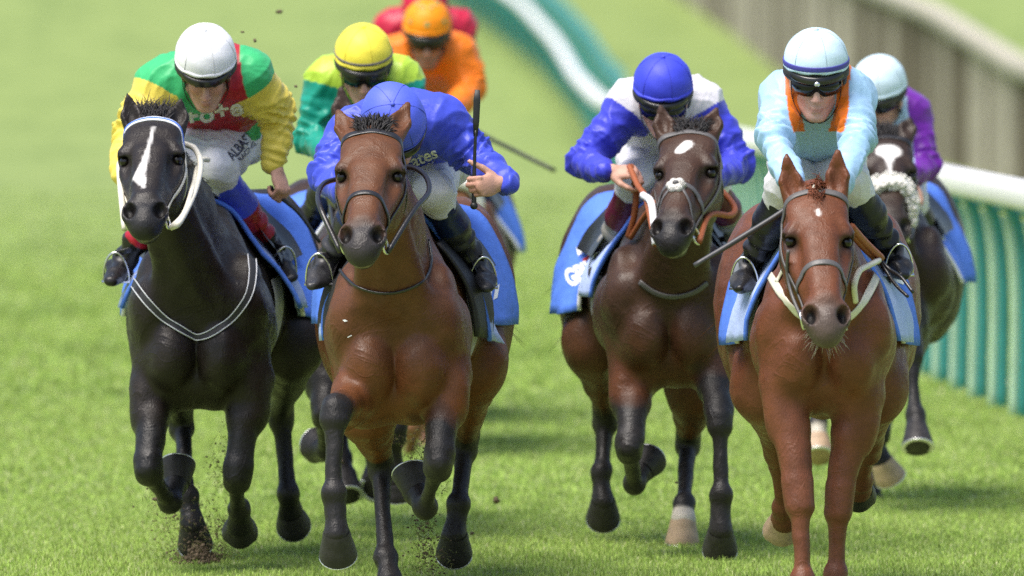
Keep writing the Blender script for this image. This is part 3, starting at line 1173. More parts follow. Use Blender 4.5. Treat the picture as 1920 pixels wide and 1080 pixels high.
def bridle(h, m, front=None, noseband=True, m_front=None, s_nose=.36, ring=.030, bars=False):
    root = h['part'](head_ring(h, .035, .14, -100, 100, .024 if not front else .028), 'bridle', M[m_front or m])
    def sub(mb, name, mat):
        return h['part'](mb, name, mat, root)
    for sx in (-1, 1):
        sub(head_strap(h, [(sx * .085, .06, -.09), (sx * .105, .15, -.11), (sx * .100, .26, -.115), (sx * .075, .36, -.105), (sx * .058, .46, -.10)], .017), 'cheekpiece', M[m])
        mb = MB()
        c = h['H'](sx * .068, .485, -.108)
        mb.ring(c, h['U'] * 1.0 + h['N'] * .3, ring, .0045, 22)
        mb.tube([h['H'](sx * .066, .50, -.10), h['H'](sx * .02, .545, -.104)], .007)
        sub(mb, 'bit_ring', M['steel'])
    if noseband:
        sub(head_ring(h, s_nose, s_nose + .05, -150, 150, .022), 'noseband', M[m])
    sub(head_ring(h, .10, .20, 95, 265, .014, n=20), 'throat_lash', M[m])
    return root, sub

def torso_hit(h, y, ang, off=.012):
    c = h['T'](0, y, .92)
    d = np.array([math.sin(ang), 0, math.cos(ang)])
    r = h['bvh'].ray_cast(Vector(c + d * (.9 if d[2] > -.3 else .40)), Vector(-d))
    if r[0] is None:
        return c + d * (.34 + off), d
    return np.array(r[0]) + d * off, d

def saddle_cloth(h, y0=.50, y1=1.22, drop=.42, flare=.05, bottom=100, mats=('cloth', 'cloth_pale'), front_rake=.10, name='saddle_cloth', fll=None, flr=None, edge='cloth_white', off=.012):
    """cloth over the back hanging down both flanks and flaring away from them"""
    ny, na = 16, 40
    V = []
    r = random.Random(int(h['D'] * 37))
    ph = r.uniform(0, 6)
    for i in range(ny + 1):
        for j in range(na + 1):
            a = math.radians(-bottom + 2 * bottom * j / na)
            f = abs(a) / math.radians(bottom)
            y = y0 + (y1 - y0) * i / ny
            y += front_rake * f * (1 - i / ny) * 1.0 + .06 * f * math.sin(i / ny * 3.1)
            p, d = torso_hit(h, y, a, off)
            fl = flare if a > 0 else (flare if fll is None else fll)
            if a > 0 and flr is not None:
                fl = flr
            lift = fl * max(0, f - .5) ** 1.3 * 1.1 * (1 + .35 * math.sin(i * .9 + ph + a * 2)) * (1 - .35 * i / ny)
            V.append(p + d * lift + np.array([np.sign(a) * lift * .5, 0, 0]))
    V = np.array(V)
    idx = lambda i, j: i * (na + 1) + j
    F = [(idx(i, j), idx(i, j + 1), idx(i + 1, j + 1), idx(i + 1, j)) for i in range(ny) for j in range(na)]
    nv = len(V)
    Nn = vnormals(V, np.array(F))
    V2 = np.vstack([V, V - Nn * .007 * (1 if Nn[nv // 2, 2] > 0 else -1)])
    F2 = F + [tuple(q + nv for q in f[::-1]) for f in F]
    fm = [0] * len(F) + [1] * len(F)
    rim = [idx(0, j) for j in range(na + 1)] + [idx(i, na) for i in range(1, ny + 1)] + [idx(ny, j) for j in range(na - 1, -1, -1)] + [idx(i, 0) for i in range(ny - 1, 0, -1)]
    for a, b in zip(rim, rim[1:] + rim[:1]):
        F2.append((a, a + nv, b + nv, b))
        fm.append(0)
    me = make_mesh(name, V2 - np.array(h['root'].location), F2, mats=[M[mats[0]], M[mats[1]]], fmat=fm)
    o = link(name, me, h['root'])
    h[name] = BVHTree.FromPolygons([tuple(v) for v in V2.tolist()], F2)
    # rolled binding along the front edge
    mb = MB()
    mb.tube([V[idx(0, j)] + np.array([0, -.004, 0]) for j in range(na + 1)], .009, n=6)
    mb.build('binding', M[edge], o)
    return o

def panel_px(h, quad, mat, name, parent, bv=None, lift=.004, nx=8, ny=8):
    """flat print or patch laid on a surface inside a four-cornered outline"""
    bv = bv or h['saddle_cloth']
    q = np.array(quad, float)
    V, F = [], []
    ok = {}
    for i in range(nx + 1):
        for j in range(ny + 1):
            s_, t_ = i / nx, j / ny
            p = (q[0] * (1 - s_) + q[1] * s_) * (1 - t_) + (q[3] * (1 - s_) + q[2] * s_) * t_
            w, nn = hit(bv, p[0], p[1], h['D'] - 3)
            if w is not None:
                ok[(i, j)] = len(V)
                V.append(w - unit(ray(*p)) * lift)
    for i in range(nx):
        for j in range(ny):
            c = [(i, j), (i + 1, j), (i + 1, j + 1), (i, j + 1)]
            if all(x in ok for x in c):
                f = [ok[x] for x in c]
                e = max(np.linalg.norm(V[f[a]] - V[f[a - 1]]) for a in range(4))
                if e < .12:
                    F.append(f)
    if not F:
        return None
    mb = MB()
    mb.add(V, F)
    o = mb.build(name, M[mat], parent)
    return o

def text_px(bv, txt, px, py, width, ang, mat, parent, inv, D0, slant=0, height=None, lift=.004, bold=.02, name='lettering'):
    """printed lettering laid on a garment or cloth"""
    cu = bpy.data.curves.new('tmp', 'FONT')
    cu.body = txt
    cu.align_x = 'CENTER'
    cu.align_y = 'CENTER'
    cu.offset = bold
    cu.resolution_u = 3
    cu.shear = slant
    to = bpy.data.objects.new('tmp', cu)
    COL.objects.link(to)
    dg = bpy.context.evaluated_depsgraph_get()
    me = bpy.data.meshes.new_from_object(to.evaluated_get(dg))
    bpy.data.objects.remove(to)
    v = np.array([tuple(x.co)[:2] for x in me.vertices])
    faces = [tuple(p.vertices) for p in me.polygons]
    bpy.data.meshes.remove(me)
    # finer triangles so that the print follows the folds
    w = v[:, 0].max() - v[:, 0].min()
    sc = width / w
    hs_ = (height / (v[:, 1].max() - v[:, 1].min())) if height else sc
    v = v - (v.max(0) + v.min(0)) / 2
    v = v * [sc, hs_]
    vl = [tuple(x) for x in v]
    tris = [(f[0], f[i], f[i + 1]) for f in faces for i in range(1, len(f) - 1)]
    for _ in range(2):
        cache = {}
        nt = []
        def midp(a, b):
            key = (min(a, b), max(a, b))
            if key not in cache:
                cache[key] = len(vl)
                vl.append(((vl[a][0] + vl[b][0]) / 2, (vl[a][1] + vl[b][1]) / 2))
            return cache[key]
        for a, b, c in tris:
            if max(math.dist(vl[a], vl[b]), math.dist(vl[b], vl[c]), math.dist(vl[a], vl[c])) > 6:
                ab, bc, ca = midp(a, b), midp(b, c), midp(c, a)
                nt += [(a, ab, ca), (ab, b, bc), (ca, bc, c), (ab, bc, ca)]
            else:
                nt.append((a, b, c))
        tris = nt
    ca, sa = math.cos(R(ang)), math.sin(R(ang))
    V, okm = [], {}
    for i, (x, y) in enumerate(vl):
        X_, Y_ = px + x * ca + y * sa, py + x * sa - y * ca
        p, nn = hit(bv, X_, Y_, D0 - 3)
        if p is not None:
            okm[i] = len(V)
            V.append(p - unit(ray(X_, Y_)) * lift)
    F = [[okm[i] for i in t] for t in tris if all(i in okm for i in t)]
    F = [f for f in F if max(np.linalg.norm(V[f[a]] - V[f[a - 1]]) for a in range(3)) < .1]
    if not F:
        return None
    mb = MB()
    mb.add(V, F)
    o = mb.build(name, M[mat], parent, smooth=False)
    return o
BAY, BAY_RED = (.108, .042, .0175), (.140, .048, .0155)
BLACK = (.018, .0135, .0115)
DARK = (.050, .0245, .0145)
CHEST = (.128, .043, .0185)
horses = {}
cfgs = dict(
 black=dict(D=40.2, label='black racehorse with a narrow white blaze and cream straps under the white-capped jockey',
  chest=368, rump=425, poll=(287, 214), nose=(270, 384), ears=((253, 250, 238, 174), (330, 246, 340, 184)), ear_back=.02, turn=6, tuft='spiky', w=.93,
  coat=BLACK, points=(.014, .0135, .014), muzzle_col=(.020, .019, .020), lip=(.2, .18, .15), marks=[([(.008, .10), (.000, .21)], (.0045, .004)), ([(-.002, .21), (-.012, .30), (-.028, .37), (-.014, .41)], (.004, .011, .021, .015)), ([(-.014, .41), (-.006, .445)], (.013, .003))],
  legs=dict(fl=[(290, 725, .10), (275, 880, -.10), (318, 940, .12), (332, 905, .20), (333, 868, .24)],
            fr=[(468, 715, .10), (444, 895, .00), (447, 955, .22), (450, 985, .30), (450, 1000, .38)],
            hl=[(325, 690, 1.0), (340, 790, 1.25), (352, 930, .92), (360, 975, .88), (366, 1027, .90)],
            hr=[(548, 650, 1.0), (527, 770, 1.40), (540, 925, 1.30), (545, 962, 1.36), (551, 988, 1.42)]), tail=-.1),
 bay=dict(D=38.6, label='bright bay racehorse with black bridle and no white on its face',
  chest=740, rump=778, poll=(699, 236), nose=(677, 430), ears=((658, 262, 634, 206), (740, 256, 766, 192)), ear_back=.10, turn=5, tuft='puff', w=.85, pec=.025,
  coat=BAY, second=BAY_RED, muzzle_col=(.035, .03, .03), lip=(.30, .26, .2), black_from=dict(fl=.8, fr=.55, hl=.9, hr=.75),
  legs=dict(fl=[(680, 748, .10), (627, 768, -.32), (626, 925, -.38), (630, 985, -.42), (634, 1047, -.40)],
            fr=[(838, 705, .10), (823, 868, -.10), (797, 950, .14), (780, 922, .22), (768, 882, .26)],
            hl=[(690, 760, .80), (712, 865, 1.10), (724, 1046, .84), (730, 1088, .78), (735, 1142, .72)],
            hr=[(890, 680, 1.0), (872, 830, 1.40), (860, 945, 1.22), (853, 990, 1.18), (851, 1044, 1.21)]), tail=.1),
 star=dict(D=41.3, label='dark bay racehorse with a white star and a white noseband pad',
  chest=1255, rump=1222, poll=(1294, 238), nose=(1256, 416), ears=((1250, 262, 1238, 196), (1330, 256, 1344, 202)), ear_back=.03, turn=9, roll=6, tuft='puff', w=.92, pec=-.01,
  coat=DARK, second=(.085, .030, .012), muzzle_col=(.022, .02, .02), black_from=dict(fl=.45, fr=.35, hl=.8, hr=.9), marks=[([(-.012, .145), (.008, .118)], (.021, .021))],
  white_leg=dict(hr=.55), pale_hoof=('hr',), flat_feet=('hr',),
  legs=dict(fl=[(1188, 705, .10), (1180, 842, -.10), (1190, 905, .15), (1204, 882, .20), (1219, 860, .25)],
            fr=[(1338, 690, .05), (1350, 782, -.15), (1352, 928, -.20), (1351, 985, -.23), (1350, 1036, -.20)],
            hl=[(1112, 640, 1.0), (1136, 775, 1.40), (1128, 885, 1.28), (1131, 930, 1.24), (1131, 977, 1.27)],
            hr=[(1302, 720, .9), (1289, 825, 1.20), (1282, 945, .92), (1281, 975, .88), (1279, 1023, .88)]), tail=-.05),
 chestnut=dict(D=37.8, label='chestnut racehorse with a cream breastplate under the jockey in pale blue',
  chest=1546, rump=1532, poll=(1530, 345), nose=(1552, 582), ears=((1489, 378, 1474, 290), (1570, 370, 1571, 280)), ear_back=.0, turn=-6, tuft='braid', w=.81, pec=-.04,
  coat=CHEST, points=CHEST, black=9, muzzle_col=(.085, .06, .05), lip=(.25, .2, .16), marks=[([(-.004, .125), (-.003, .14)], (.006, .006))], tail_red=True,
  pale_hoof=('hl',), second=(.140, .049, .024),
  legs=dict(fl=[(1474, 722, .05), (1499, 928, -.08), (1504, 1086, -.12), (1507, 1122, -.15), (1510, 1176, -.2)],
            fr=[(1610, 740, .10), (1572, 938, .05), (1568, 1076, .05), (1569, 1108, .03), (1570, 1160, 0)],
            hl=[(1432, 720, .9), (1452, 830, 1.30), (1470, 950, 1.48), (1469, 975, 1.55), (1464, 1000, 1.62)],
            hr=[(1640, 720, .9), (1630, 830, 1.30), (1614, 900, 1.48), (1612, 918, 1.55), (1608, 930, 1.62)]), tail=-.1),
 rear=dict(D=45.0, label='dark racehorse with a white star and a thick sheepskin noseband', h=.011,
  chest=1660, rump=1650, poll=(1663, 248), nose=(1674, 412), ears=((1632, 262, 1622, 222), (1697, 258, 1708, 218)), turn=-6, tuft='puff', w=1.0,
  coat=(.030, .018, .013), muzzle_col=(.03, .024, .02), black_from=dict(fr=.2), marks=[([(-.018, .130), (.018, .130)], (.031, .031)), ([(0, .135), (0, .20), (0, .28)], (.036, .010, .006))],
  white_leg=dict(fl=.0, hl=.2), pale_hoof=('fl', 'hl'), flat_feet=('fr', 'hl'),
  legs=dict(fl=[(1645, 690, .10), (1648, 812, -.10), (1642, 842, .12), (1654, 866, .10), (1672, 900, .08)],
            fr=[(1695, 590, .10), (1708, 650, -.30), (1717, 778, -.40), (1719, 806, -.44), (1721, 842, -.50)],
            hl=[(1560, 660, .9), (1530, 720, 1.2), (1533, 795, .95), (1534, 822, .92), (1536, 858, .85)],
            hr=[(1680, 660, .9), (1650, 800, 1.3), (1634, 905, 1.20), (1633, 928, 1.18), (1632, 956, 1.14)]), tail=.1),
 hidden=dict(D=42.6, label='dark brown racehorse almost hidden behind the bright bay', h=.011,
  chest=690, rump=650, poll=(668, 236), nose=(668, 392), ears=((644, 240, 639, 160), (698, 244, 704, 178)), tuft='sparse',
  coat=(.035, .018, .012), black_from=dict(fl=.3, fr=.3, hl=.6, hr=.6), w=1.0,
  legs=dict(fl=[(612, 680, .05), (605, 775, -.10), (612, 842, .15), (604, 842, .22), (590, 836, .28)],
            fr=[(742, 690, .05), (741, 805, -.10), (743, 888, -.05), (744, 905, -.07), (745, 934, -.10)],
            hl=[(622, 660, .9), (636, 760, 1.3), (640, 860, 1.15), (646, 885, 1.1), (652, 932, 1.02)],
            hr=[(700, 660, .9), (700, 760, 1.3), (705, 860, 1.15), (705, 885, 1.1), (705, 915, 1.02)])),
 trailing=dict(D=54.0, label='brown racehorse at the very back hidden behind the brown one with a white noseband', h=.016,
  chest=800, rump=800, poll=(800, 226), nose=(800, 350), ears=((782, 240, 778, 204), (818, 240, 822, 204)), tuft='puff',
  coat=(.05, .024, .014), black_from=dict(fl=.5, fr=.5, hl=.8, hr=.8), w=1.0,
  legs=dict(fl=[(775, 600, .05), (772, 700, -.1), (770, 752, .1), (768, 770, .1), (766, 790, .1)],
            fr=[(825, 600, .05), (825, 700, -.1), (825, 770, -.1), (825, 790, -.1), (825, 812, -.15)],
            hl=[(780, 600, .9), (780, 700, 1.2), (780, 750, 1.1), (780, 770, 1.1), (780, 790, 1.1)],
            hr=[(820, 600, .9), (820, 700, 1.2), (820, 750, 1.1), (820, 770, 1.1), (820, 790, 1.1)])),
 last=dict(D=50.5, label='brown racehorse with a white noseband behind the raised whip', h=.012,
  chest=835, rump=825, poll=(846, 262), nose=(864, 398), ears=((826, 276, 820, 238), (866, 276, 872, 240)), turn=-4, tuft='puff',
  coat=(.10, .045, .02), second=(.22, .10, .05), black=9, w=1.0, white_leg=dict(fl=-.2),
  legs=dict(fl=[(775, 700, .05), (772, 800, -.1), (770, 862, .1), (768, 880, .1), (766, 900, .1)],
            fr=[(880, 690, .05), (880, 790, -.1), (880, 860, -.1), (880, 885, -.1), (880, 908, -.15)],
            hl=[(800, 690, .9), (800, 790, 1.2), (800, 850, 1.1), (800, 870, 1.1), (800, 890, 1.1)],
            hr=[(860, 690, .9), (860, 790, 1.2), (860, 850, 1.1), (860, 870, 1.1), (860, 890, 1.1)])),
)
import os
ONLY = os.environ.get('ONLY')
for k_, c_ in cfgs.items():
    if ONLY and k_ not in ONLY.split(','):
        continue
    horses[k_] = build_horse(c_)
# ------------------------------------------------------------------ jockeys
def fold(V, Nn, amp, sc, seed, stretch=None):
    """soft cloth folds: sharp ridges of warped noise"""
    q = V * sc + seed
    if stretch is not None:
        q = q * np.asarray(stretch)
    w = noise3(q * .6 + 5.2)[:, None] * .9
    n = noise3(q + w)
    r = np.exp(-np.abs(n) * 9) - .35
    q2 = q[:, [1, 2, 0]] * np.array([1.5, .8, 1.1]) + 9.1
    r2 = np.exp(-np.abs(noise3(q2 + w * 1.3)) * 11) - .3
    n2 = noise3(q * .7 + w)
    return V + Nn * (amp * (r * .9 + r2 * .6 + n2 * .5))[:, None]

def limb_rings(V, a, b, c, amp, n):
    """bunched sleeve folds running round a limb, strongest at the bend"""
    out = np.zeros(len(V))
    for p, q in ((a, b), (b, c)):
        w = q - p
        L = np.linalg.norm(w)
        t = ((V - p) @ w) / (L * L)
        dist = np.linalg.norm(V - p - np.clip(t, 0, 1)[:, None] * w, axis=1)
        m = (dist < .12) & (t > -.1) & (t < 1.1)
        wv = noise3(V * 9 + 3) * 2.2
        k = (np.exp(-((t - (1 if p is a else 0)) / .45) ** 2) + .5 * np.exp(-((t - 1) / .2) ** 2))
        out = np.where(m, np.maximum(out, 0) + amp * k * np.sin(t * n + wv * 2.0), out)
    return out

def make_hand(s, W, F, Nb, thumb, spread=0, curl=(72, 82, 45), sc=1.0, thumb_out=.5):
    """palm, four bent fingers and a thumb. F to the knuckles, Nb the back of the hand, thumb = +-1 side"""
    F = unit(F)
    Nb = unit(np.asarray(Nb, float) - F * (np.asarray(Nb) @ F))
    S = np.cross(F, Nb) * thumb
    h_ = lambda f, n, t: W + (F * f + Nb * n + S * t) * sc
    s.seg(h_(-.05, 0, 0), h_(.0, 0, 0), (.022, .027) if False else .026 * sc, .026 * sc, S, .012)
    A = np.stack([F, Nb, S])
    s.ell(h_(.043, 0, 0), np.array((.050, .0165, .039)) * sc, A, .012)
    tips = []
    for i, (off, L, rr) in enumerate([(.029, .96, .0092), (.010, 1.05, .0096), (-.009, .98, .0092), (-.027, .78, .0082)]):
        p = h_(.078 - .004 * abs(i - 1), .004, off)
        a = 0
        d = F
        for j, l in enumerate((.044, .028, .022)):
            a += math.radians(curl[j] * (1 + .05 * (i - 1.5)))
            d = F * math.cos(a) - Nb * math.sin(a) + S * spread * (1.5 - i) * .1
            q = p + unit(d) * l * L * sc
            s.seg(p, q, rr * sc * (1 - .06 * j), rr * sc * (.95 - .08 * j), S, .0035)
            p = q
        tips.append(p)
    t0 = h_(.012, -.008, .030)
    t1 = t0 + (F * .030 + S * (.012 + .02 * thumb_out) - Nb * .012) * sc
    t2 = t1 + (F * (.026) + S * (.026 * thumb_out - .006) - Nb * .010) * sc
    t3 = t2 + (F * (.018 * (1 - .4 * thumb_out)) + S * (.02 * thumb_out - .008) - Nb * .008) * sc
    s.seg(t0, t1, .0135 * sc, .0115 * sc, S, .01)
    s.seg(t1, t2, .0112 * sc, .0100 * sc, S, .003)
    s.seg(t2, t3, .0098 * sc, .0080 * sc, S, .003)
    return h_(.080, -.030, 0), S      # centre of the grip and its axis

def build_jockey(j):
    D0 = j['D']
    u = lambda p: U(p[0], p[1], D0 + p[2])
    hc = u(j['head'])
    fd = np.array(j.get('face', (0, -.85, -.5)), float)
    fd = unit(fd)
    up0 = np.array(j.get('up', (0, -.4, 1)), float)
    hu_ = unit(up0 - fd * (up0 @ fd))
    hx = np.cross(hu_, fd)          # towards picture right when the face looks at us
    if hx[0] < 0:
        hx = -hx
    hsz = j.get('hsz', 1.0)
    def h(x, f, z):
        return hc + (hx * x + fd * f + hu_ * z) * hsz
    A = np.stack([hx, fd, hu_])
    P = {k: u(v) for k, v in j['pts'].items()}
    shl, shr = P['shl'], P['shr']
    neck = (shl + shr) / 2 + np.array(j.get('neck_off', (0, -.02, .03)))
    waist = P['waist']
    hips = P['hips']
    # ---------------- body (one continuous skin)
    pts = np.array(list(P.values()) + [h(-.15, -.15, -.15), h(.15, .15, .2)])
    hres = j.get('res', .0058)
    lo, hi = pts.min(0) - .14, pts.max(0) + .14
    s = Sdf(lo, hi, hres)
    he = lambda x, f, z, r, k=.012, mode='+': s.ell(h(x, f, z), np.array(r) * hsz, A, k, mode)
    he(0, -.008, .035, (.074, .094, .095), .02)
    he(0, .030, -.045, (.051, .062, .080), .03)
    he(0, .070, -.100, (.022, .020, .018), .02)
    for sx in (-1, 1):
        he(sx * .036, .060, -.020, (.022, .026, .022), .02)
        s.seg(h(sx * .012, .088, .026), h(sx * .046, .074, .026), .011, .010, hx, .015)
        he(sx * .031, .097, .008, (.017, .014, .011), .010, '-')
        he(sx * .030, .082, .008, (.012, .010, .010), .004)
        he(sx * .012, .104, -.034, (.0095, .010, .008), .006)
        he(sx * .078, -.008, -.010, (.010, .024, .033), .008)
        s.seg(h(sx * .055, .01, -.06), h(sx * .018, .066, -.100), .016, .014, hx, .02)
    s.seg(h(0, .090, .020), h(0, .116, -.030), .0085, .0125, hx, .010)
    he(0, .092, -.0635, (.021, .0095, .0062), .005)
    he(0, .0905, -.0755, (.019, .0095, .0070), .005)
    he(0, .103, -.0692, (.022, .006, .0016), .002, '-')
    s.seg(h(0, -.03, -.06), neck, .052, .058, hx, .04)
    shm = (shl + shr) / 2
    s.chain([shm, (shm + waist) / 2, waist, hips], [(.10, .05), (.10, .055), (.09, .055), (.10, .08)], (1, 0, 0), .04)
    s.seg(shl, shr, .04, .04, (0, 0, 1), .04)
    for a in 'lr':
        s.chain([P['sh' + a], P['el' + a], P['wr' + a]], [.044, .034, .024], (1, 0, 0), .02)
        s.chain([hips + (P['kn' + a] - hips) * .18, P['kn' + a], P['an' + a]], [.065, .036, .018], (1, 0, 0), .03)
        s.seg(P['an' + a], P['an' + a] * .3 + P['to' + a] * .7, .022, .016, (1, 0, 0), .02)
    grips = {}
    for a in 'lr':
        hd = j.get('hand_' + a, dict(F=(0, -.7, -.7), N=(0, -.7, .7), t=1 if a == 'l' else -1))
        grips[a] = make_hand(s, P['wr' + a] + unit(hd['F']) * .035, hd['F'], hd['N'], hd['t'], curl=hd.get('curl', (72, 82, 45)), thumb_out=hd.get('to', .4), sc=hd.get('sc', 1.0))
    V, F = s.surface()
    V = relax(V, F, 1, .3)
    skin = np.array(j.get('skin', (.52, .30, .225)))
    col = np.tile(skin, (len(V), 1))
    q = (V - hc) @ A.T / hsz
    bl = lambda m, c: col.__setitem__(slice(None), col * (1 - np.clip(m, 0, 1)[:, None]) + np.array(c) * np.clip(m, 0, 1)[:, None])
    lipm = np.exp(-((q[:, 0] / .022) ** 2 + ((q[:, 2] + .0695) / .0085) ** 2) ** 2) * (q[:, 1] > .07)
    bl(lipm * .6, (.38, .13, .11))
    bl(np.exp(-(((np.abs(q[:, 0]) - .042) / .02) ** 2 + ((q[:, 2] + .025) / .022) ** 2)) * .5 * (q[:, 1] > .03), (.50, .19, .15))
    bl(np.exp(-((q[:, 0] / .014) ** 2 + ((q[:, 2] + .03) / .014) ** 2)) * .5 * (q[:, 1] > .09), (.50, .20, .16))
    for a in 'lr':
        kn_ = np.exp(-(np.linalg.norm(V - grips[a][0], axis=1) / .05) ** 2)
        bl(kn_ * .3, (.55, .22, .17))
    if j.get('stubble'):
        bl(.35 * np.clip((-.035 - q[:, 2]) / .02, 0, 1) * (np.abs(q[:, 0]) < .08) * (q[:, 1] > -.02) * (q[:, 2] > -.14), (.14, .09, .075))
    org = Vector(hips)
    me = make_mesh('person', V - np.array(org), F, M['skin'], color=col)
    root = link('person', me, None, j['label'], 'jockey', 'jockeys riding the racehorses')
    root.location = org
    inv = Matrix.Translation(-org)
    def part(mb, name, mat, parent=root, **kw):
        o = mb.build(name, M[mat] if isinstance(mat, str) else mat, parent, **kw)
        return o
    def garment(name, V, F, col, mat, parent=root):
        me = make_mesh(name, V - np.array(org), F, M[mat], color=col)
        return link(name, me, parent)
    out = dict(root=root, inv=inv, P=P, grips=grips, part=part, D=D0, h=h)
    # ---------------- silks
    s = Sdf(lo, hi, hres)
    bw = j.get('bulk', 1.0)
    bend = np.array(j.get('back', (0, .0, .03)))
    c1 = shm * .62 + waist * .38 + bend
    s.chain([shm + np.array([0, .01, 0]), c1, waist], [(.150 * bw, .105), (.155 * bw, .115), (.135 * bw, .108)], (1, 0, 0), .06)
    s.seg(shm * .9 + neck * .1, neck + (h(0, -.03, -.08) - neck) * .35, (.075, .07), (.060, .060), (1, 0, 0), .05)
    s.seg(shl, shr, .070, .070, (0, 0, 1), .06)
    s.seg(shl * .8 + shm * .2, waist, (.08, .08), (.08, .08), (1, 0, 0), .07)
    s.seg(shr * .8 + shm * .2, waist, (.08, .08), (.08, .08), (1, 0, 0), .07)
    for a in 'lr':
        sh, el, wr = P['sh' + a], P['el' + a], P['wr' + a]
        m1 = (sh * .5 + el * .5) - np.array([0, 0, .008])
        s.chain([sh, m1, el], [.074 * bw, .068 * bw, .056 * bw], (1, 0, 0), .03)
        m2 = (el * .45 + wr * .55) - np.array([0, 0, .006])
        s.chain([el, m2, wr * .98 + el * .02], [.055 * bw, .050 * bw, .040], (1, 0, 0), .02)
        wd = unit(wr - el)
        s.seg(wr - wd * .03, wr + wd * .016, .040, .038, (1, 0, 0), .015)
    V, F = s.surface()
    V = relax(V, F, 2, .5)
    Nn = vnormals(V, F)
    V = fold(V, Nn, .0105, 6.5, D0 * 3.1, (1.2, .6, 1))
    V = fold(V, Nn, .0035, 15, D0 * 1.7, (1, .7, .8))
    for a in 'lr':
        V = V + Nn * limb_rings(V, P['sh' + a], P['el' + a], P['wr' + a], .0075, 34)[:, None]
    V = relax(V, F, 1, .3)
    # patches of colour are cut from the shape: arm nearness, halves and bands
    def arm_t(a):
        ds, ts = [], []
        for p_, q_ in ((P['sh' + a], P['el' + a]), (P['el' + a], P['wr' + a])):
            w = q_ - p_
            t = ((V - p_) @ w) / (w @ w)
            ds.append(np.linalg.norm(V - p_ - np.clip(t, 0, 1)[:, None] * w, axis=1))
            ts.append(t)
        d = np.where(ds[0] < ds[1], ds[0], ds[1])
        t = np.where(ds[0] < ds[1], ts[0], ts[1] + 1)
        return d, t
    dl, tl = arm_t('l')
    dr, tr_ = arm_t('r')
    axis = unit(waist - shm)
    lat = unit((shr - shl) - axis * ((shr - shl) @ axis))
    tv = (V - shm) @ axis / np.linalg.norm(waist - shm)
    tu = (V - shm) @ lat
    sl = j.get('sleeve_from', .12)
    armm = ((dl < .12) & (tl > sl)) | ((dr < .12) & (tr_ > sl))
    px = 960 + FPX * V[:, 0] / V[:, 1]
    silk = j['silk'](dict(V=V, tu=tu, tv=tv, arm=armm, tl=tl, tr=tr_, dl=dl, dr=dr, N=Nn))
    jk = garment('racing_silks', V, F, silk, 'silk')
    out['silks'] = jk
    out['silk_bvh'] = bvh_of(V, F)
    # ---------------- breeches
    s = Sdf(lo, hi, hres)
    s.ell(hips, (.165, .14, .12), None, .05)
    s.seg(hips, waist, (.13, .11), (.125, .10), (1, 0, 0), .05)
    for a in 'lr':
        kn, an = P['kn' + a], P['an' + a]
        t0 = hips + (kn - hips) * .22
        s.chain([t0, t0 * .5 + kn * .5, kn], [(.105, .115), (.092, .10), (.066, .068)], (1, 0, 0), .03)
        s.seg(kn, kn + (an - kn) * .16, .060, .056, (1, 0, 0), .03)
    V, F = s.surface()
    V = relax(V, F, 1, .4)
    Nn = vnormals(V, F)
    V = fold(V, Nn, .0065, 9, D0 * 5.7)
    V = fold(V, Nn, .0018, 18, D0 * 2.7)
    garment('breeches', V, F, None, 'breech')
    out['breech_bvh'] = bvh_of(V, F)
    # ---------------- boots with the stocking band above
    for a in 'lr':
        kn, an, to = P['kn' + a], P['an' + a], P['to' + a]
        pts = np.array([kn, an, to])
        s = Sdf(pts.min(0) - .11, pts.max(0) + .11, .0055)
        w = an - kn
        s.chain([kn + w * .10, kn + w * .42, kn + w * .78, an], [.054, .056, .043, .040], (1, 0, 0), .02)
        f = to - an
        s.ell(an - f * .18 + np.array([0, 0, -.02]), (.036, .045, .04), None, .03)
        s.seg(an + np.array([0, 0, -.005]), an * .4 + to * .6, (.038, .040), (.037, .028), (1, 0, 0), .03)
        s.seg(an * .4 + to * .6, to, (.037, .028), (.022, .016), (1, 0, 0), .02)
        V, F = s.surface()
        V = relax(V, F, 1, .4)
        Nn = vnormals(V, F)
        t = ((V - kn) @ w) / (w @ w)
        V = V + Nn * (np.where(t > .55, .0055, .001) * np.sin(t * 44 + noise3(V * 14) * 3.5))[:, None]
        c = np.tile(np.array(j.get('boot', (.014, .013, .014))), (len(V), 1))
        for (t0, t1, cc) in j.get('bands', []):
            m = (t >= t0) & (t < t1)
            c[m] = cc
        if 'boot_low' in j:
            m = np.clip((t - .86) / .1 + noise3(V * 9), 0, 1)[:, None]
            c = c * (1 - m) + np.array(j['boot_low']) * m
        me = make_mesh('boot', V - np.array(org), F, M['boot'], color=c)
        link('boot', me, root)
    # ---------------- helmet under its silk cap
    cap = np.array(j['cap'])
    nu, nv = 48, 16
    V, F, C = [], [], []
    rx, ry, rz = .107, .126, .108
    z0 = .066
    for i in range(nv + 1):
        th = (math.pi / 2) * (1 - i / nv)
        for k_ in range(nu):
            ph = 2 * math.pi * k_ / nu
            seam = 1 - .006 * max(0, math.cos(ph * 6)) ** 12 * math.cos((1 - i / nv) * 0)
            bul = 1 + .012 * math.sin(ph * 5 + i * .9) * math.sin(i / nv * 3.1)
            rr = math.sin(math.acos(min(1, i / nv))) if False else math.cos(math.pi / 2 * i / nv) ** .86
            zz = math.sin(math.pi / 2 * i / nv) ** 1.05
            V.append(h(rx * rr * math.sin(ph) * seam * bul, ry * rr * math.cos(ph) * seam * bul - .006, z0 + rz * zz))
    for i in range(nv):
        for k_ in range(nu):
            F.append((i * nu + k_, i * nu + (k_ + 1) % nu, (i + 1) * nu + (k_ + 1) % nu, (i + 1) * nu + k_))
    n0 = len(V)
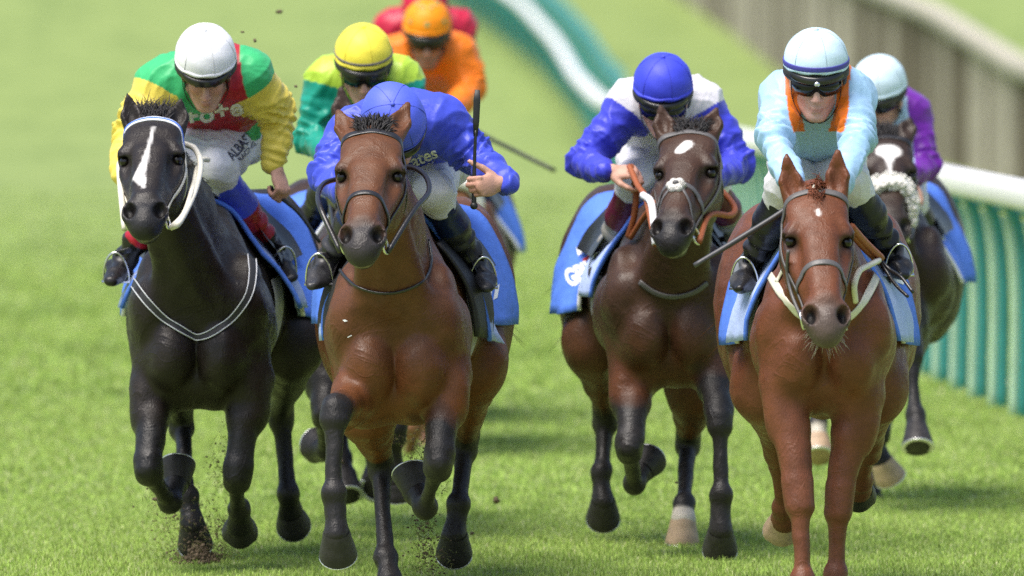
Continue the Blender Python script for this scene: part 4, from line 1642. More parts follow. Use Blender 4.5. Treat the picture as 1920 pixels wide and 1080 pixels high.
    # lower skirt of the cap, tucked under
    for kk, (r_, z_) in enumerate([(1.012, .020), (1.012, .010), (.985, .004), (.90, .006)]):
        for k_ in range(nu):
            ph = 2 * math.pi * k_ / nu
            V.append(h(rx * r_ * math.sin(ph), ry * r_ * math.cos(ph) - .006, z0 - .022 + z_ + (.010 * math.cos(ph) if kk < 9 else 0) + .002 * math.sin(ph * 9 + kk)))
    prev = 0
    for kk in range(4):
        nb = n0 + kk * nu
        for k_ in range(nu):
            F.append((prev + (k_ + 1) % nu, prev + k_, nb + k_, nb + (k_ + 1) % nu))
        prev = nb
    V = np.array(V)
    zl = ((V - hc) @ hu_) / hsz
    C = np.tile(cap, (len(V), 1))
    if 'cap_dots' in j:
        dots = []
        for ang in range(0, 360, 45):
            for zz in (.045, .10):
                dots.append((ang + (22 if zz > .06 else 0), zz))
        qx = ((V - hc) @ hx) / hsz
        qf = ((V - hc) @ fd) / hsz
        aa = np.degrees(np.arctan2(qx, qf))
    me = make_mesh('helmet', V - np.array(org), np.array(F), M['cap_silk'], color=C)
    me.transform(Matrix())
    hel = link('helmet', me, root)
    sub = lambda mb, name, mat: part(mb, name, mat, hel)
    mb = MB()
    mb.ball(h(0, -.006, z0 + rz + .001), .008, 6)
    cm = material('cap_button', tuple(cap), rough=.6)
    sub(mb, 'button', cm)
    mb = MB()
    for k_ in range(6):
        ph = 2 * math.pi * k_ / 6 + .3
        mb.tube([h(rx * math.cos(math.pi / 2 * t) ** .86 * math.sin(ph) * 1.004, ry * math.cos(math.pi / 2 * t) ** .86 * math.cos(ph) * 1.004 - .006, z0 + rz * math.sin(math.pi / 2 * t) ** 1.05) for t in np.linspace(.02, .97, 14)], .0013, n=4)
    sub(mb, 'seam', material('cap_seam', tuple(cap * .72), rough=.7))
    if 'cap_band' in j:
        for zz, wd, cc in j['cap_band']:
            mb = MB()
            pts, ups = [], []
            for k_ in range(41):
                ph = 2 * math.pi * k_ / 40
                rr = math.cos(math.asin(min(1, max(0, (zz) / rz)))) ** .86 * 1.008 if zz > 0 else 1.016
                pts.append(h(rx * rr * math.sin(ph), ry * rr * math.cos(ph) - .006, z0 + zz + .006 * math.cos(ph)))
                ups.append(unit(hx * math.sin(ph) + fd * math.cos(ph)))
            mb.tube(pts, 1, n=8, flat=(wd, .004), ups=ups, caps=False)
            sub(mb, 'cap_band', material('cap_band', cc, rough=.6))
    if 'cap_dots' in j:
        bvh_h = BVHTree.FromPolygons([tuple(v) for v in V.tolist()], F)
        mb = MB()
        for ang, zz in dots:
            a_ = R(ang)
            d_ = hx * math.sin(a_) + fd * math.cos(a_)
            r_ = bvh_h.ray_cast(Vector(h(0, 0, z0 + zz) + d_ * .4), Vector(-d_))
            if r_[0] is None:
                continue
            n_ = np.array(r_[1])
            n_ = n_ if n_ @ d_ > 0 else -n_
            e1 = unit(np.cross(n_, hu_))
            e2 = np.cross(n_, e1)
            c_ = np.array(r_[0]) + n_ * .003
            ring = [c_ + (e1 * math.cos(t) + e2 * math.sin(t)) * (.013 if q_ % 2 == 0 else .008) for q_, t in enumerate(np.linspace(0, 2 * math.pi, 11)[:-1])]
            mb.add([c_ + n_ * .001] + ring, [(0, 1 + q_, 1 + (q_ + 1) % 10) for q_ in range(10)])
        sub(mb, 'star_pattern', material('cap_star', j['cap_dots'], rough=.6))
    # peak
    if j.get('peak', True):
        mb = MB()
        rows = []
        for q_, (ro, zz) in enumerate([(1.0, -.010), (1.07, -.020), (1.12, -.036), (1.10, -.040), (.97, -.026)]):
            for k_ in range(21):
                ph = R(-62 + 124 * k_ / 20)
                ext = 1 + (ro - 1) * math.cos(ph * 1.35)
                rows.append(h(rx * .98 * math.sin(ph) * ext, ry * .97 * math.cos(ph) * ext - .004, z0 + zz * (.4 + .6 * math.cos(ph))))
        Fp = []
        for q_ in range(5):
            for k_ in range(20):
                a, b = q_ * 21 + k_, ((q_ + 1) % 5) * 21 + k_
                Fp.append((a, a + 1, b + 1, b))
        mb.add(rows, Fp)
        sub(mb, 'peak', M['black_plastic'])
        # padded liner and harness under the cap edge
        mb = MB()
        mb.tube([h(rx * .93 * math.sin(R(a)), ry * .90 * math.cos(R(a)) - .004, z0 - .026) for a in range(-150, 151, 12)], 1, n=8, flat=(.020, .032), ups=[hu_] * 26)
        sub(mb, 'liner', M['elastic'])
    mb = MB()
    mb.tube(spline([h(-.082, .01, .02), h(-.078, .028, -.05), h(-.045, .055, -.108), h(0, .066, -.122), h(.045, .055, -.108), h(.078, .028, -.05), h(.082, .01, .02)], 5), 1, n=6, flat=(.014, .003), ups=[hx] * 31)
    sub(mb, 'chin_strap', M['elastic'])
    gz = j.get('goggles')
    if gz is not None:
        dzg = gz
        V, F = [], []
        n_ = 24
        for i in range(n_ + 1):
            a = R(-68 + 136 * i / n_)
            wv = abs(math.sin(a))
            nb_ = math.exp(-(a / .16) ** 2)
            top, bot = .026, -.020 - .004 * math.cos((abs(a) - .5) * 2) + .016 * nb_
            for z_, rad in ((top, 0), ((top + bot) / 2, .004), (bot, .002)):
                V.append(h((.083 + rad) * math.sin(a), (.100 + rad) * math.cos(a) + .010, z_ + dzg))
        for i in range(n_):
            for r_ in range(2):
                F.append((i * 3 + r_, i * 3 + r_ + 1, (i + 1) * 3 + r_ + 1, (i + 1) * 3 + r_))
        nv_ = len(V)
        V2 = V + [np.array(v) - fd * .006 for v in V]
        F2 = F + [tuple(x + nv_ for x in f[::-1]) for f in F]
        for i in range(n_):
            F2 += [(i * 3, (i + 1) * 3, (i + 1) * 3 + nv_, i * 3 + nv_), (i * 3 + 2, i * 3 + 2 + nv_, (i + 1) * 3 + 2 + nv_, (i + 1) * 3 + 2)]
        mb = MB()
        mb.add(V2, F2)
        gg = part(mb, 'goggles', M['goggle'])
        mb = MB()
        pts = [h(.100 * math.sin(R(a)), .118 * math.cos(R(a)) - .004, .006 + dzg + (.02 if abs(a) > 120 else 0)) for a in range(62, 299, 8)]
        mb.tube(pts, 1, n=6, flat=(.020, .003), ups=[unit(hx * math.sin(R(a)) + fd * math.cos(R(a))) for a in range(62, 299, 8)])
        part(mb, 'strap', M['elastic'], gg)
    # eyes and brows are only sketched under the goggles
    for sx in (-1, 1):
        mb = MB()
        mb.ball(h(sx * .031, .0815, .007), .0115 * hsz, 8)
        part(mb, 'eye', M['eye'])
    mb = MB()
    r = random.Random(int(D0 * 70))
    for i in range(260):
        a = R(r.choice((-1, 1)) * r.uniform(75, 180))
        b = h(.074 * math.sin(a), .090 * math.cos(a) - .008, r.uniform(-.055, .01))
        d = unit(hx * math.sin(a) + fd * math.cos(a)) * .25 - hu_
        mb.tube([b, b + d * .012, b + d * .024 - (hx * math.sin(a) + fd * math.cos(a)) * .004], [.0016, .0014, .0004], n=3)
    part(mb, 'hair', M['hair'])
    return out

def rod(name, pts, rad, mat, label, cap=None, flap=None, group='whips carried by the jockeys'):
    P = np.array(pts)
    c = P.mean(0)
    root = bpy.data.objects.new(name, None)
    COL.objects.link(root)
    root.location = c
    tag(root, label, 'whip', group)
    inv = Matrix.Translation(-Vector(c))
    mb = MB()
    Q = spline(P, 8)
    n = len(Q)
    mb.tube(Q, np.interp(np.linspace(0, 1, n), np.linspace(0, 1, len(rad)), rad), n=8)
    o = mb.build('shaft', M[mat], root)
    if cap is not None:
        mb = MB()
        mb.ball(P[0], cap, 8)
        o = mb.build('knob', M[mat], root)
    if flap is not None:
        d = unit(P[-1] - P[-2])
        mb = MB()
        Q = [P[-1] - d * .02, P[-1] + d * .03, P[-1] + d * .10, P[-1] + d * .135]
        mb.tube(Q, [1, 1.5, 1.6, 1.1], n=8, flat=(flap, .008), ups=[(0, -1, .1)] * 4)
        o = mb.build('flap', M[mat], root)
    return root
def zone(d, base, *rules):
    c = np.tile(np.array(base, float), (len(d['V']), 1))
    for m, col in rules:
        c[m] = col
    return c

def silk_black(d):
    G_, Rd, Ye = (.045, .47, .17), (.42, .010, .026), (.80, .64, .10)
    band = (d['tv'] > .42) & (d['tv'] < .82)
    sash = (d['tu'] > -.005) & (d['tu'] < .145) & (d['tv'] < .5)
    return zone(d, G_, (sash, Rd), (band, Rd), (d['arm'], Ye))
def silk_plain(c):
    return lambda d: zone(d, c)
def silk_star(d):
    return zone(d, (.76, .74, .80), (d['arm'], (.045, .055, .58)))
def silk_chestnut(d):
    x = np.abs(d['V'][:, 0] - U(1531, 200, 38.28)[0])
    z = U(960, 112, 38.28)[2] - d['V'][:, 2]
    fr = (np.abs(x - .098 + .15 * z + .004 * np.sin(z * 30)) < .0215) & (z < .235) & (d['tv'] < .9)
    return zone(d, (.36, .58, .83), (fr, (.80, .18, .010)))
def silk_rear(d):
    return zone(d, (.155, .012, .34), ((np.abs(d['tu']) < .10) & (d['tv'] < .20), (.45, .64, .80)))
def silk_hidden(d):
    return zone(d, (.44, .66, .055), (d['arm'], (.0, .27, .19)))
def silk_last(d):
    n = noise3(d['V'] * 11)
    return zone(d, (.85, .20, .005), (n > .42, (.06, .22, .06)))
def silk_trail(d):
    return zone(d, (.52, .010, .05), ((np.abs(d['tu'] + .075 + .12 * d['tv']) < .03), (.78, .76, .78)))

NV = (.012, .022, .075)
jcfg = dict(
 black=dict(label='white-capped jockey in green, red and yellow silks leaning over the black horse', cap=(.80, .80, .83), head=(386, 136, .32), face=(.02, -.82, -.57), up=(0, -.57, .82), goggles=None,
  silk=silk_black, back=(0, .04, .06), bulk=1.05,
  pts=dict(shl=(296, 158, .45), shr=(470, 138, .45), ell=(243, 250, .40), wrl=(232, 325, .22), elr=(524, 215, .58), wrr=(513, 302, .55), waist=(424, 222, .82), hips=(438, 245, 1.05),
   knl=(352, 300, .55), knr=(404, 312, .50), anl=(226, 500, .80), anr=(520, 484, .84), tol=(208, 528, .60), tor=(545, 520, .66)),
  hand_r=dict(F=(.30, -.25, -.95), N=(.75, -.60, .1), t=-1, curl=(62, 78, 45)), hand_l=dict(F=(.1, -.6, -.8), N=(-.8, -.5, .2), t=1),
  bands=[(-1, .44, (.06, .085, .62)), (.44, .74, (.34, .008, .020))]),
 bay=dict(label='jockey all in royal blue crouched low with head down over the bay horse', cap=(.085, .125, .70), head=(740, 240, .14), face=(.30, -.42, -.86), up=(-.06, -.84, .54), goggles=None, peak=True,
  silk=silk_plain((.050, .078, .60)), back=(0, .05, .02), bulk=1.05,
  pts=dict(shl=(660, 250, .42), shr=(832, 228, .45), ell=(612, 325, .32), wrl=(650, 362, .05), elr=(886, 288, .48), wrr=(950, 342, .26), waist=(790, 268, .85), hips=(800, 296, 1.05),
   knl=(700, 350, .55), knr=(812, 358, .52), anl=(608, 500, .80), anr=(898, 508, .80), tol=(588, 535, .60), tor=(914, 540, .60)),
  hand_r=dict(F=(-.80, -.60, -.12), N=(.55, -.80, .05), t=1, curl=(66, 80, 45), to=.9), hand_l=dict(F=(.6, -.6, -.3), N=(0, -.4, .9), t=1),
  bands=[(-1, .42, NV)], boot=(.03, .03, .034)),
 star=dict(label='jockey in blue cap and white silks with blue sleeves on the white-starred bay', cap=(.045, .060, .60), head=(1243, 190, .25), face=(.0, -.88, -.46), up=(0, -.45, .9), goggles=.0, peak=True,
  silk=silk_star, back=(0, .04, .04),
  pts=dict(shl=(1178, 198, .42), shr=(1316, 194, .42), ell=(1094, 302, .36), wrl=(1132, 320, .05), elr=(1384, 308, .40), wrr=(1345, 328, .08), waist=(1245, 268, .80), hips=(1240, 300, 1.0),
   knl=(1190, 335, .52), knr=(1330, 335, .52), anl=(1132, 498, .80), anr=(1398, 468, .80), tol=(1120, 525, .62), tor=(1410, 492, .62)),
  hand_l=dict(F=(.92, -.3, -.05), N=(.1, -.6, .8), t=1, curl=(55, 70, 40)), hand_r=dict(F=(-.8, -.5, -.2), N=(-.1, -.5, .8), t=-1),
  bands=[(-1, .50, (.095, .008, .030)), (.5, .80, (.25, .24, .22))]),
 chestnut=dict(label='jockey in pale blue silks with orange braces and dark goggles on the chestnut horse', cap=(.54, .70, .82), head=(1530, 152, .36), face=(.0, -.95, -.30), up=(0, -.30, .95), goggles=.004, skin=(.60, .37, .30),
  silk=silk_chestnut, back=(0, -.02, -.02), bulk=.90, cap_band=[(.004, .017, (.06, .055, .32))], sleeve_from=.02,
  pts=dict(shl=(1468, 184, .46), shr=(1596, 180, .46), ell=(1450, 264, .24), wrl=(1488, 345, -.02), elr=(1610, 260, .24), wrr=(1576, 340, -.02), waist=(1532, 268, .80), hips=(1532, 296, 1.0),
   knl=(1474, 345, .48), knr=(1592, 336, .48), anl=(1404, 508, .76), anr=(1678, 484, .76), tol=(1387, 542, .58), tor=(1694, 516, .58)),
  hand_l=dict(F=(.4, -.6, -.7), N=(-.2, -.7, .6), t=1), hand_r=dict(F=(-.4, -.6, -.7), N=(.2, -.7, .6), t=-1),
  bands=[(-1, .42, (.014, .015, .025))], boot_low=(.16, .17, .18)),
 rear=dict(label='jockey in purple silks and pale blue cap behind the pale blue jockey', cap=(.56, .71, .80), head=(1650, 186, .28), face=(-.28, -.84, -.46), up=(-.1, -.45, .9), goggles=.016, res=.007,
  silk=silk_rear, back=(0, .05, .05), peak=True,
  pts=dict(shl=(1606, 222, .42), shr=(1706, 214, .45), ell=(1594, 300, .36), wrl=(1640, 326, .1), elr=(1734, 308, .36), wrr=(1700, 330, .06), waist=(1664, 268, .80), hips=(1668, 300, 1.0),
   knl=(1618, 360, .52), knr=(1706, 372, .52), anl=(1600, 460, .80), anr=(1746, 456, .80), tol=(1590, 490, .66), tor=(1760, 486, .66)),
  bands=[]),
 hidden=dict(label='jockey in yellow cap with lime silks and green sleeves behind the royal blue jockey', cap=(.84, .72, .07), head=(682, 132, .28), face=(.02, -.88, -.44), up=(0, -.44, .9), goggles=.006, res=.0065, hsz=1.0,
  silk=silk_hidden, back=(0, .03, .03), cap_band=[(.010, .008, (.10, .09, .14))],
  pts=dict(shl=(614, 150, .42), shr=(752, 150, .42), ell=(582, 258, .40), wrl=(625, 292, .1), elr=(790, 255, .40), wrr=(745, 292, .1), waist=(682, 230, .80), hips=(680, 262, 1.0),
   knl=(622, 330, .52), knr=(742, 330, .52), anl=(578, 425, .80), anr=(788, 425, .80), tol=(560, 478, .66), tor=(806, 478, .66)),
  bands=[]),
 last=dict(label='jockey in orange cap and orange silks with green stars farther back', cap=(.88, .27, .005), head=(801, 72, .28), face=(.0, -.92, -.38), up=(0, -.38, .92), goggles=.006, res=.0075,
  silk=silk_last, back=(0, .03, .03), bulk=1.14, cap_dots=(.04, .30, .12), stubble=True, skin=(.36, .20, .15),
  pts=dict(shl=(744, 104, .42), shr=(858, 102, .42), ell=(730, 190, .38), wrl=(778, 214, .1), elr=(884, 165, .38), wrr=(850, 200, .1), waist=(800, 170, .80), hips=(800, 196, 1.0),
   knl=(756, 252, .52), knr=(846, 252, .52), anl=(734, 322, .80), anr=(872, 322, .80), tol=(722, 362, .66), tor=(884, 362, .66)),
  bands=[]),
 trailing=dict(label='jockey in red silks with a white sash mostly hidden behind the orange jockey', cap=(.52, .010, .05), head=(797, 30, .28), face=(.0, -.75, -.65), up=(0, -.65, .75), goggles=.006, res=.009,
  silk=silk_trail, back=(0, .03, .03),
  pts=dict(shl=(730, 52, .42), shr=(862, 52, .42), ell=(722, 140, .38), wrl=(770, 160, .1), elr=(872, 140, .38), wrr=(830, 160, .1), waist=(797, 112, .80), hips=(797, 140, 1.0),
   knl=(756, 192, .52), knr=(842, 192, .52), anl=(734, 262, .80), anr=(862, 262, .80), tol=(722, 300, .66), tor=(876, 300, .66)),
  bands=[]),
)
jockeys = {}
for k_, j_ in jcfg.items():
    if k_ in horses:
        j_['D'] = horses[k_]['D']
        jockeys[k_] = build_jockey(j_)

# ------------------------------------------------------------------ saddles, cloths and bridles
def saddle(h, j, mat='leather_black', flap=None):
    """small racing saddle under the rider, with leathers and stirrup irons"""
    hp = h['part']
    ny, na = 10, 24
    V = []
    for i in range(ny + 1):
        for k_ in range(na + 1):
            a = R(-62 + 124 * k_ / na)
            y = .62 + .42 * i / ny + .05 * abs(a)
            p, d = torso_hit(h, y, a, .030 + .022 * math.cos(a) * (1 + 1.0 * (abs(i - 5) / 5) ** 2))
            V.append(p)
    F = [(i * (na + 1) + k_, i * (na + 1) + k_ + 1, (i + 1) * (na + 1) + k_ + 1, (i + 1) * (na + 1) + k_) for i in range(ny) for k_ in range(na)]
    nv = len(V)
    c = np.mean(V, 0)
    V2 = V + [np.array(v) + (np.array([c[0], v[1], c[2] - .3]) - v) * .05 for v in V]
    F2 = F + [tuple(q + nv for q in f[::-1]) for f in F]
    mb = MB()
    mb.add(V2, F2)
    sd_ = hp(mb, 'saddle', M[mat])
    for a in 'lr':
        an, to = j['P']['an' + a], j['P']['to' + a]
        f = unit(to - an)
        foot = an * .55 + to * .45 - np.array([0, 0, .028])
        latv = unit(np.cross(f, [0, 0, 1.]))
        upv = unit(np.cross(latv, f))
        if upv[2] < 0: upv = -upv
        mb = MB()
        arch = [foot + latv * .046 * math.cos(t) * (1 if abs(math.cos(t)) < .9 else 1) + upv * (.105 * math.sin(t)) for t in np.linspace(0, math.pi, 15)]
        mb.tube(arch, .0042, n=6)
        mb.tube([foot - latv * .050, foot + latv * .050], 1, n=8, flat=(.034, .010), ups=[upv, upv])
        ir = hp(mb, 'stirrup_iron', M['steel'], sd_)
        top, _ = torso_hit(h, .74, R(48 if a == 'r' else -48), .05)
        mb = MB()
        q = foot + upv * .10
        mb.tube([top, (top + q) / 2, q], 1, n=8, flat=(.022, .005), ups=[latv] * 3)
        hp(mb, 'stirrup_leather', M['leather_black'], sd_)
    if flap:
        for sx in (-1, 1):
            V, F = [], []
            n1, n2 = 8, 10
            for i in range(n1 + 1):
                for k_ in range(n2 + 1):
                    a = R((28 + 78 * k_ / n2) * sx)
                    t = k_ / n2
                    y = .50 + .10 * t + (.30 - .06 * t) * i / n1
                    p, d = torso_hit(h, y, a, .034 + .010 * t)
                    V.append(p)
            F = [(i * (n2 + 1) + k_, i * (n2 + 1) + k_ + 1, (i + 1) * (n2 + 1) + k_ + 1, (i + 1) * (n2 + 1) + k_) for i in range(n1) for k_ in range(n2)]
            nv = len(V)
            V2 = V + [np.array(v) - np.array([sx * .014, 0, 0]) for v in V]
            rim = [i for i in range(n2 + 1)] + [i * (n2 + 1) + n2 for i in range(1, n1 + 1)] + [n1 * (n2 + 1) + k_ for k_ in range(n2 - 1, -1, -1)] + [i * (n2 + 1) for i in range(n1 - 1, 0, -1)]
            F2 = F + [tuple(q + nv for q in f[::-1]) for f in F] + [(a_, a_ + nv, b_ + nv, b_) for a_, b_ in zip(rim, rim[1:] + rim[:1])]
            mb = MB()
            mb.add(V2, F2)
            hp(mb, 'saddle_pad', M['elastic'], smooth=True)
    return sd_

def girth(h, mat='girth'):
    V, F = [], []
    na = 40
    for k_ in range(na + 1):
        a = R(70 + 220 * k_ / na)
        for q in (0, 1):
            p, d = torso_hit(h, .62 + .10 * q, a, .006)
            V.append(p)
    F = [(2 * k_, 2 * k_ + 1, 2 * k_ + 3, 2 * k_ + 2) for k_ in range(na)]
    mb = MB()
    mb.add(V, F)
    h['part'](mb, 'girth', M[mat])

def rein(h, pts, rad, mat, flat=None, name='rein'):
    mb = MB()
    P = [h['H'](c[0] * .078, .50, -.125) if a == 'bit' else U(a, b, h['D'] + c) for a, b, c in [(q[0], 0, (q[1],)) if q[0] == 'bit' else q for q in pts]]
    P = spline(P, 7)
    if flat:
        mb.tube(P, 1, n=8, flat=flat, ups=[(.6, -.6, .5)] * len(P))
    else:
        mb.tube(P, rad, n=8)
    h['part'](mb, name, M[mat])

def offset_lines(h, pixels, off, mat, parent, w=.0035):
    for o_ in off:
        px = spline([(a, b, 0) for a, b in pixels], 4)[:, :2]
        t = np.gradient(px, axis=0)
        nrm = np.stack([-t[:, 1], t[:, 0]], 1)
        nrm /= np.linalg.norm(nrm, axis=1)[:, None]
        q = px + nrm * o_
        mb = strap_px(h, [tuple(x) for x in q], w, .004, .006, 2)
        if mb.v:
            h['part'](mb, 'piping', M['piping'], parent)

if 'black' in horses:
    h, j = horses['black'], jockeys['black']
    saddle_cloth(h, y0=.72, y1=1.28, flare=.06, bottom=100)
    saddle_cloth(h, y0=.54, y1=.86, flare=.07, bottom=94, mats=('cloth_pale', 'cloth_pale'), edge='cloth', name='number_cloth', off=.028)
    saddle(h, j)
    girth(h)
    br, sub = bridle(h, 'strap_white', front=True, noseband=False, m_front='cloth_white', ring=.026)
    sub(head_ring(h, .036, .141, -80, 80, .009, .003, lift=.006), 'browband_stripe', 'cloth')
    rein(h, [('bit', 1), (338, 415, -.62), (365, 360, -.42), (376, 310, -.28), (366, 280, -.20), (346, 270, -.16)], .0105, 'strap_white')
    rein(h, [('bit', 1), (345, 400, -.56), (362, 350, -.40), (370, 315, -.22), (378, 300, .0), (390, 300, .3)], .009, 'strap_white')
    rein(h, [('bit', -1), (226, 350, -.45), (224, 310, -.2), (230, 300, .1)], .011, 'strap_white')
    px = [(243, 500), (252, 530), (290, 580), (340, 620), (382, 632), (425, 606), (462, 560), (472, 515), (470, 480)]
    bp = h['part'](strap_px(h, px, .026, .005), 'breastplate', M['elastic'])
    offset_lines(h, px, (-6, 6), 'piping', bp)
if 'bay' in horses:
    h, j = horses['bay'], jockeys['bay']
    saddle_cloth(h, y0=.78, y1=1.26, flare=.02, bottom=98)
    saddle_cloth(h, y0=.62, y1=.92, flare=.03, bottom=108, mats=('cloth_pale', 'cloth_pale'), edge='cloth', name='number_cloth', off=.024)
    saddle(h, j, flap=True)
    girth(h)
    br, sub = bridle(h, 'leather_black', front=True)
    rein(h, [('bit', -1), (604, 398, -.50), (596, 368, -.38), (608, 344, -.25), (640, 334, -.12)], .009, 'leather_black')
    rein(h, [('bit', 1), (775, 396, -.45), (803, 362, -.30), (800, 334, -.2), (780, 316, -.12), (756, 312, -.05)], .009, 'leather_black')
    px = [(633, 470), (640, 508), (668, 535), (715, 549), (760, 543), (795, 523), (806, 490), (801, 450)]
    h['part'](strap_px(h, px, .010, .008), 'neck_strap', M['leather_black'])
if 'star' in horses:
    h, j = horses['star'], jockeys['star']
    saddle_cloth(h, y0=.76, y1=1.26, flare=.05, bottom=103, fll=.06, flr=.04)
    saddle_cloth(h, y0=.50, y1=.78, flare=.02, bottom=92, mats=('cloth_pale', 'cloth_pale'), edge='cloth', name='number_cloth', off=.028)
    saddle(h, j)
    girth(h)
    br, sub = bridle(h, 'leather_grey', s_nose=.335)
    mb = MB()
    for i in range(7):
        a = 2 * math.pi * i / 6
        mb.ball(h['H'](.021 * math.cos(a), .350 + .019 * math.sin(a), .016), (.016, .012, .016), 6)
    sub(mb, 'noseband_pad', 'fleece')
    mb = MB()
    mb.ball(h['H'](0, .350, .026), (.012, .008, .012), 6)
    sub(mb, 'pad_boss', 'leather_grey')
    for sx in (-1, 1):
        sub(head_strap(h, [(sx * .02, .36, 0), (sx * .035, .41, -.02), (sx * .045, .46, -.05), (sx * .055, .50, -.09)], .010, .004), 'nose_strap', 'leather_grey')
    rein(h, [(1180, 312, .0), (1196, 348, -.15), (1212, 375, -.35), ('bit', -1)], .011, 'leather_tan')
    rein(h, [(1206, 366, -.30), (1222, 384, -.46), ('bit', -1)], .0135, 'cloth_white')
    rein(h, [(1182, 310, .02), (1192, 350, .05), (1190, 400, .06), (1178, 445, .10)], .012, 'leather_tan')
    rein(h, [(1228, 380, -.20), (1205, 410, -.02), (1182, 446, .08)], .010, 'leather_tan')
    rein(h, [(1340, 345, .0), (1366, 372, -.12), (1378, 392, -.24), (1368, 404, -.32), (1330, 404, -.46), ('bit', 1)], .011, 'leather_tan')
    px = [(1200, 528), (1228, 548), (1262, 556), (1300, 548), (1325, 530)]
    h['part'](strap_px(h, px, .020, .006), 'neck_strap', M['leather_grey'])
if 'chestnut' in horses:
    h, j = horses['chestnut'], jockeys['chestnut']
    saddle_cloth(h, y0=.74, y1=1.16, flare=.03, bottom=106, fll=.02, flr=.03)
    saddle_cloth(h, y0=.50, y1=.84, flare=.05, bottom=104, mats=('cloth_pale', 'cloth_pale'), edge='cloth', name='number_cloth', off=.028)
    saddle(h, j)
    girth(h)
    br, sub = bridle(h, 'leather_grey', s_nose=.34)
    mb = MB()
    c = h['H'](0, .035, .006)
    for sx in (-1, 1):
        mb.ball(c + h['U'] * sx * .009 - h['S'] * .012, (.006, .006, .012), 6)
        mb.ball(c + h['U'] * sx * .006 + h['S'] * .004, (.008, .006, .009), 6)
    sub(mb, 'browband_badge', 'strap_white')
    px = [(1432, 470), (1440, 505), (1462, 545), (1490, 580), (1520, 600), (1556, 606), (1592, 594), (1622, 560), (1640, 525), (1646, 490)]
    bp = h['part'](strap_px(h, px, .028, .006), 'breastplate', M['strap_white'])
    h['part'](strap_px(h, [(1457, 530), (1470, 505), (1478, 470)], .018, .005), 'breastplate_strap', M['strap_white'], bp)
    rein(h, [(1604, 566, -.10), (1602, 535, -.14), (1612, 508, -.10), (1632, 496, -.02), (1648, 488, .08)], .010, 'strap_white')
    rein(h, [(1596, 425, -.25), (1622, 455, -.05), (1652, 484, .12)], .013, 'leather_tan')
    rein(h, [(1592, 430, -.22), (1618, 462, -.02), (1648, 490, .14)], .012, 'leather_tan')
    rein(h, [(1650, 486, .12), (1668, 505, .10), (1690, 520, .05), (1712, 548, .0)], .006, 'leather_black')
    rein(h, [(1650, 488, .12), (1664, 512, .10), (1680, 535, .05), (1702, 556, .0)], .006, 'leather_black')
    rein(h, [(1478, 470, -.45), (1476, 510, -.40), (1484, 550, -.42), (1500, 590, -.48), (1510, 612, -.5)], .006, 'leather_grey')
    mb = MB()
    r = random.Random(5)
    for i in range(60):
        a = r.uniform(-1, 1)
        b = h['H'](.046 * a, r.uniform(.50, .575), -.10 - .055 * (1 - abs(a)))
        d = unit(h['U'] * a * 1.4 + h['S'] * r.uniform(.2, 1.0) - h['N'] * r.uniform(-.2, .8))
        L = r.uniform(.015, .045)
        mb.tube([b, b + d * L * .5, b + d * L - np.array([0, 0, .012])], [.0008, .0007, .0003], n=3)
    h['part'](mb, 'whiskers', M['whisker'])
if 'rear' in horses:
    h, j = horses['rear'], jockeys['rear']
    saddle_cloth(h, flare=.10)
    saddle(h, j)
    br, sub = bridle(h, 'leather_black', noseband=False)
    mb = head_ring(h, .33, .40, -125, 125, .066, .034)
    r = random.Random(2)
    ring_v = np.array(mb.v)
    for i in range(700):
        mb.ball(ring_v[r.randrange(len(ring_v))] + np.array([r.gauss(0, .003), r.gauss(0, .003), r.gauss(0, .003)]), r.uniform(.005, .009), 4)
    sub(mb, 'sheepskin_noseband', 'fleece')
    rein(h, [('bit', 1), (1718, 370, -.2), (1704, 335, .05)], .011, 'leather_black')
if 'hidden' in horses:
    h, j = horses['hidden'], jockeys['hidden']
    saddle_cloth(h, flare=.14)
    saddle(h, j)
    bridle(h, 'leather_black')
    rein(h, [('bit', -1), (618, 340, -.2), (625, 295, .05)], .011, 'leather_black')
if 'last' in horses:
    h, j = horses['last'], jockeys['last']
    saddle_cloth(h, flare=.12)
    saddle(h, j)
    br, sub = bridle(h, 'leather_black', noseband=False)
    sub(head_ring(h, .36, .42, -125, 125, .07, .045), 'sheepskin_noseband', 'fleece')
if 'trailing' in horses:
    h, j = horses['trailing'], jockeys['trailing']
    saddle_cloth(h, flare=.10)
    saddle(h, j)
    bridle(h, 'leather_black')

# ------------------------------------------------------------------ lettering
if 'black' in jockeys:
    j = jockeys['black']
    text_px(j['silk_bvh'], '+o+e', 400, 213, 112, -12, 'print_white', j['silks'], j['inv'], 40.2, height=30, bold=.03)
    text_px(j['breech_bvh'], 'ALBASTI', 452, 272, 64, -48, 'print_navy', j['root'], j['inv'], 40.2, height=20)
    text_px(j['breech_bvh'], 'RACING', 464, 284, 44, -48, 'print_navy', j['root'], j['inv'], 40.2, height=9)
if 'bay' in jockeys:
    j = jockeys['bay']
    text_px(j['silk_bvh'], 'rates', 790, 298, 62, -22, 'print_white', j['silks'], j['inv'], 38.6, height=20)
    hb = horses['bay']
    panel_px(hb, [(642, 600), (647, 599), (652, 602), (646, 603.5)], 'cloth_white', 'foam_fleck', hb['root'], bv=hb['bvh'], nx=3, ny=3)
    panel_px(hb, [(651, 632), (659, 628), (660, 629.5), (652, 633.5)], 'cloth_white', 'foam_fleck', hb['root'], bv=hb['bvh'], nx=3, ny=3)
    for i_, x_ in enumerate((908, 920, 932)):
        panel_px(hb, [(x_ - 3, 536 + i_), (x_ + 5, 530 + i_), (x_ + 1, 556 + i_), (x_ - 7, 560 + i_)], 'cloth_white', 'print', hb['root'])
    text_px(j['silk_bvh'], 'FLY', 800, 312, 36, -22, 'print_white', j['silks'], j['inv'], 38.6, height=8)

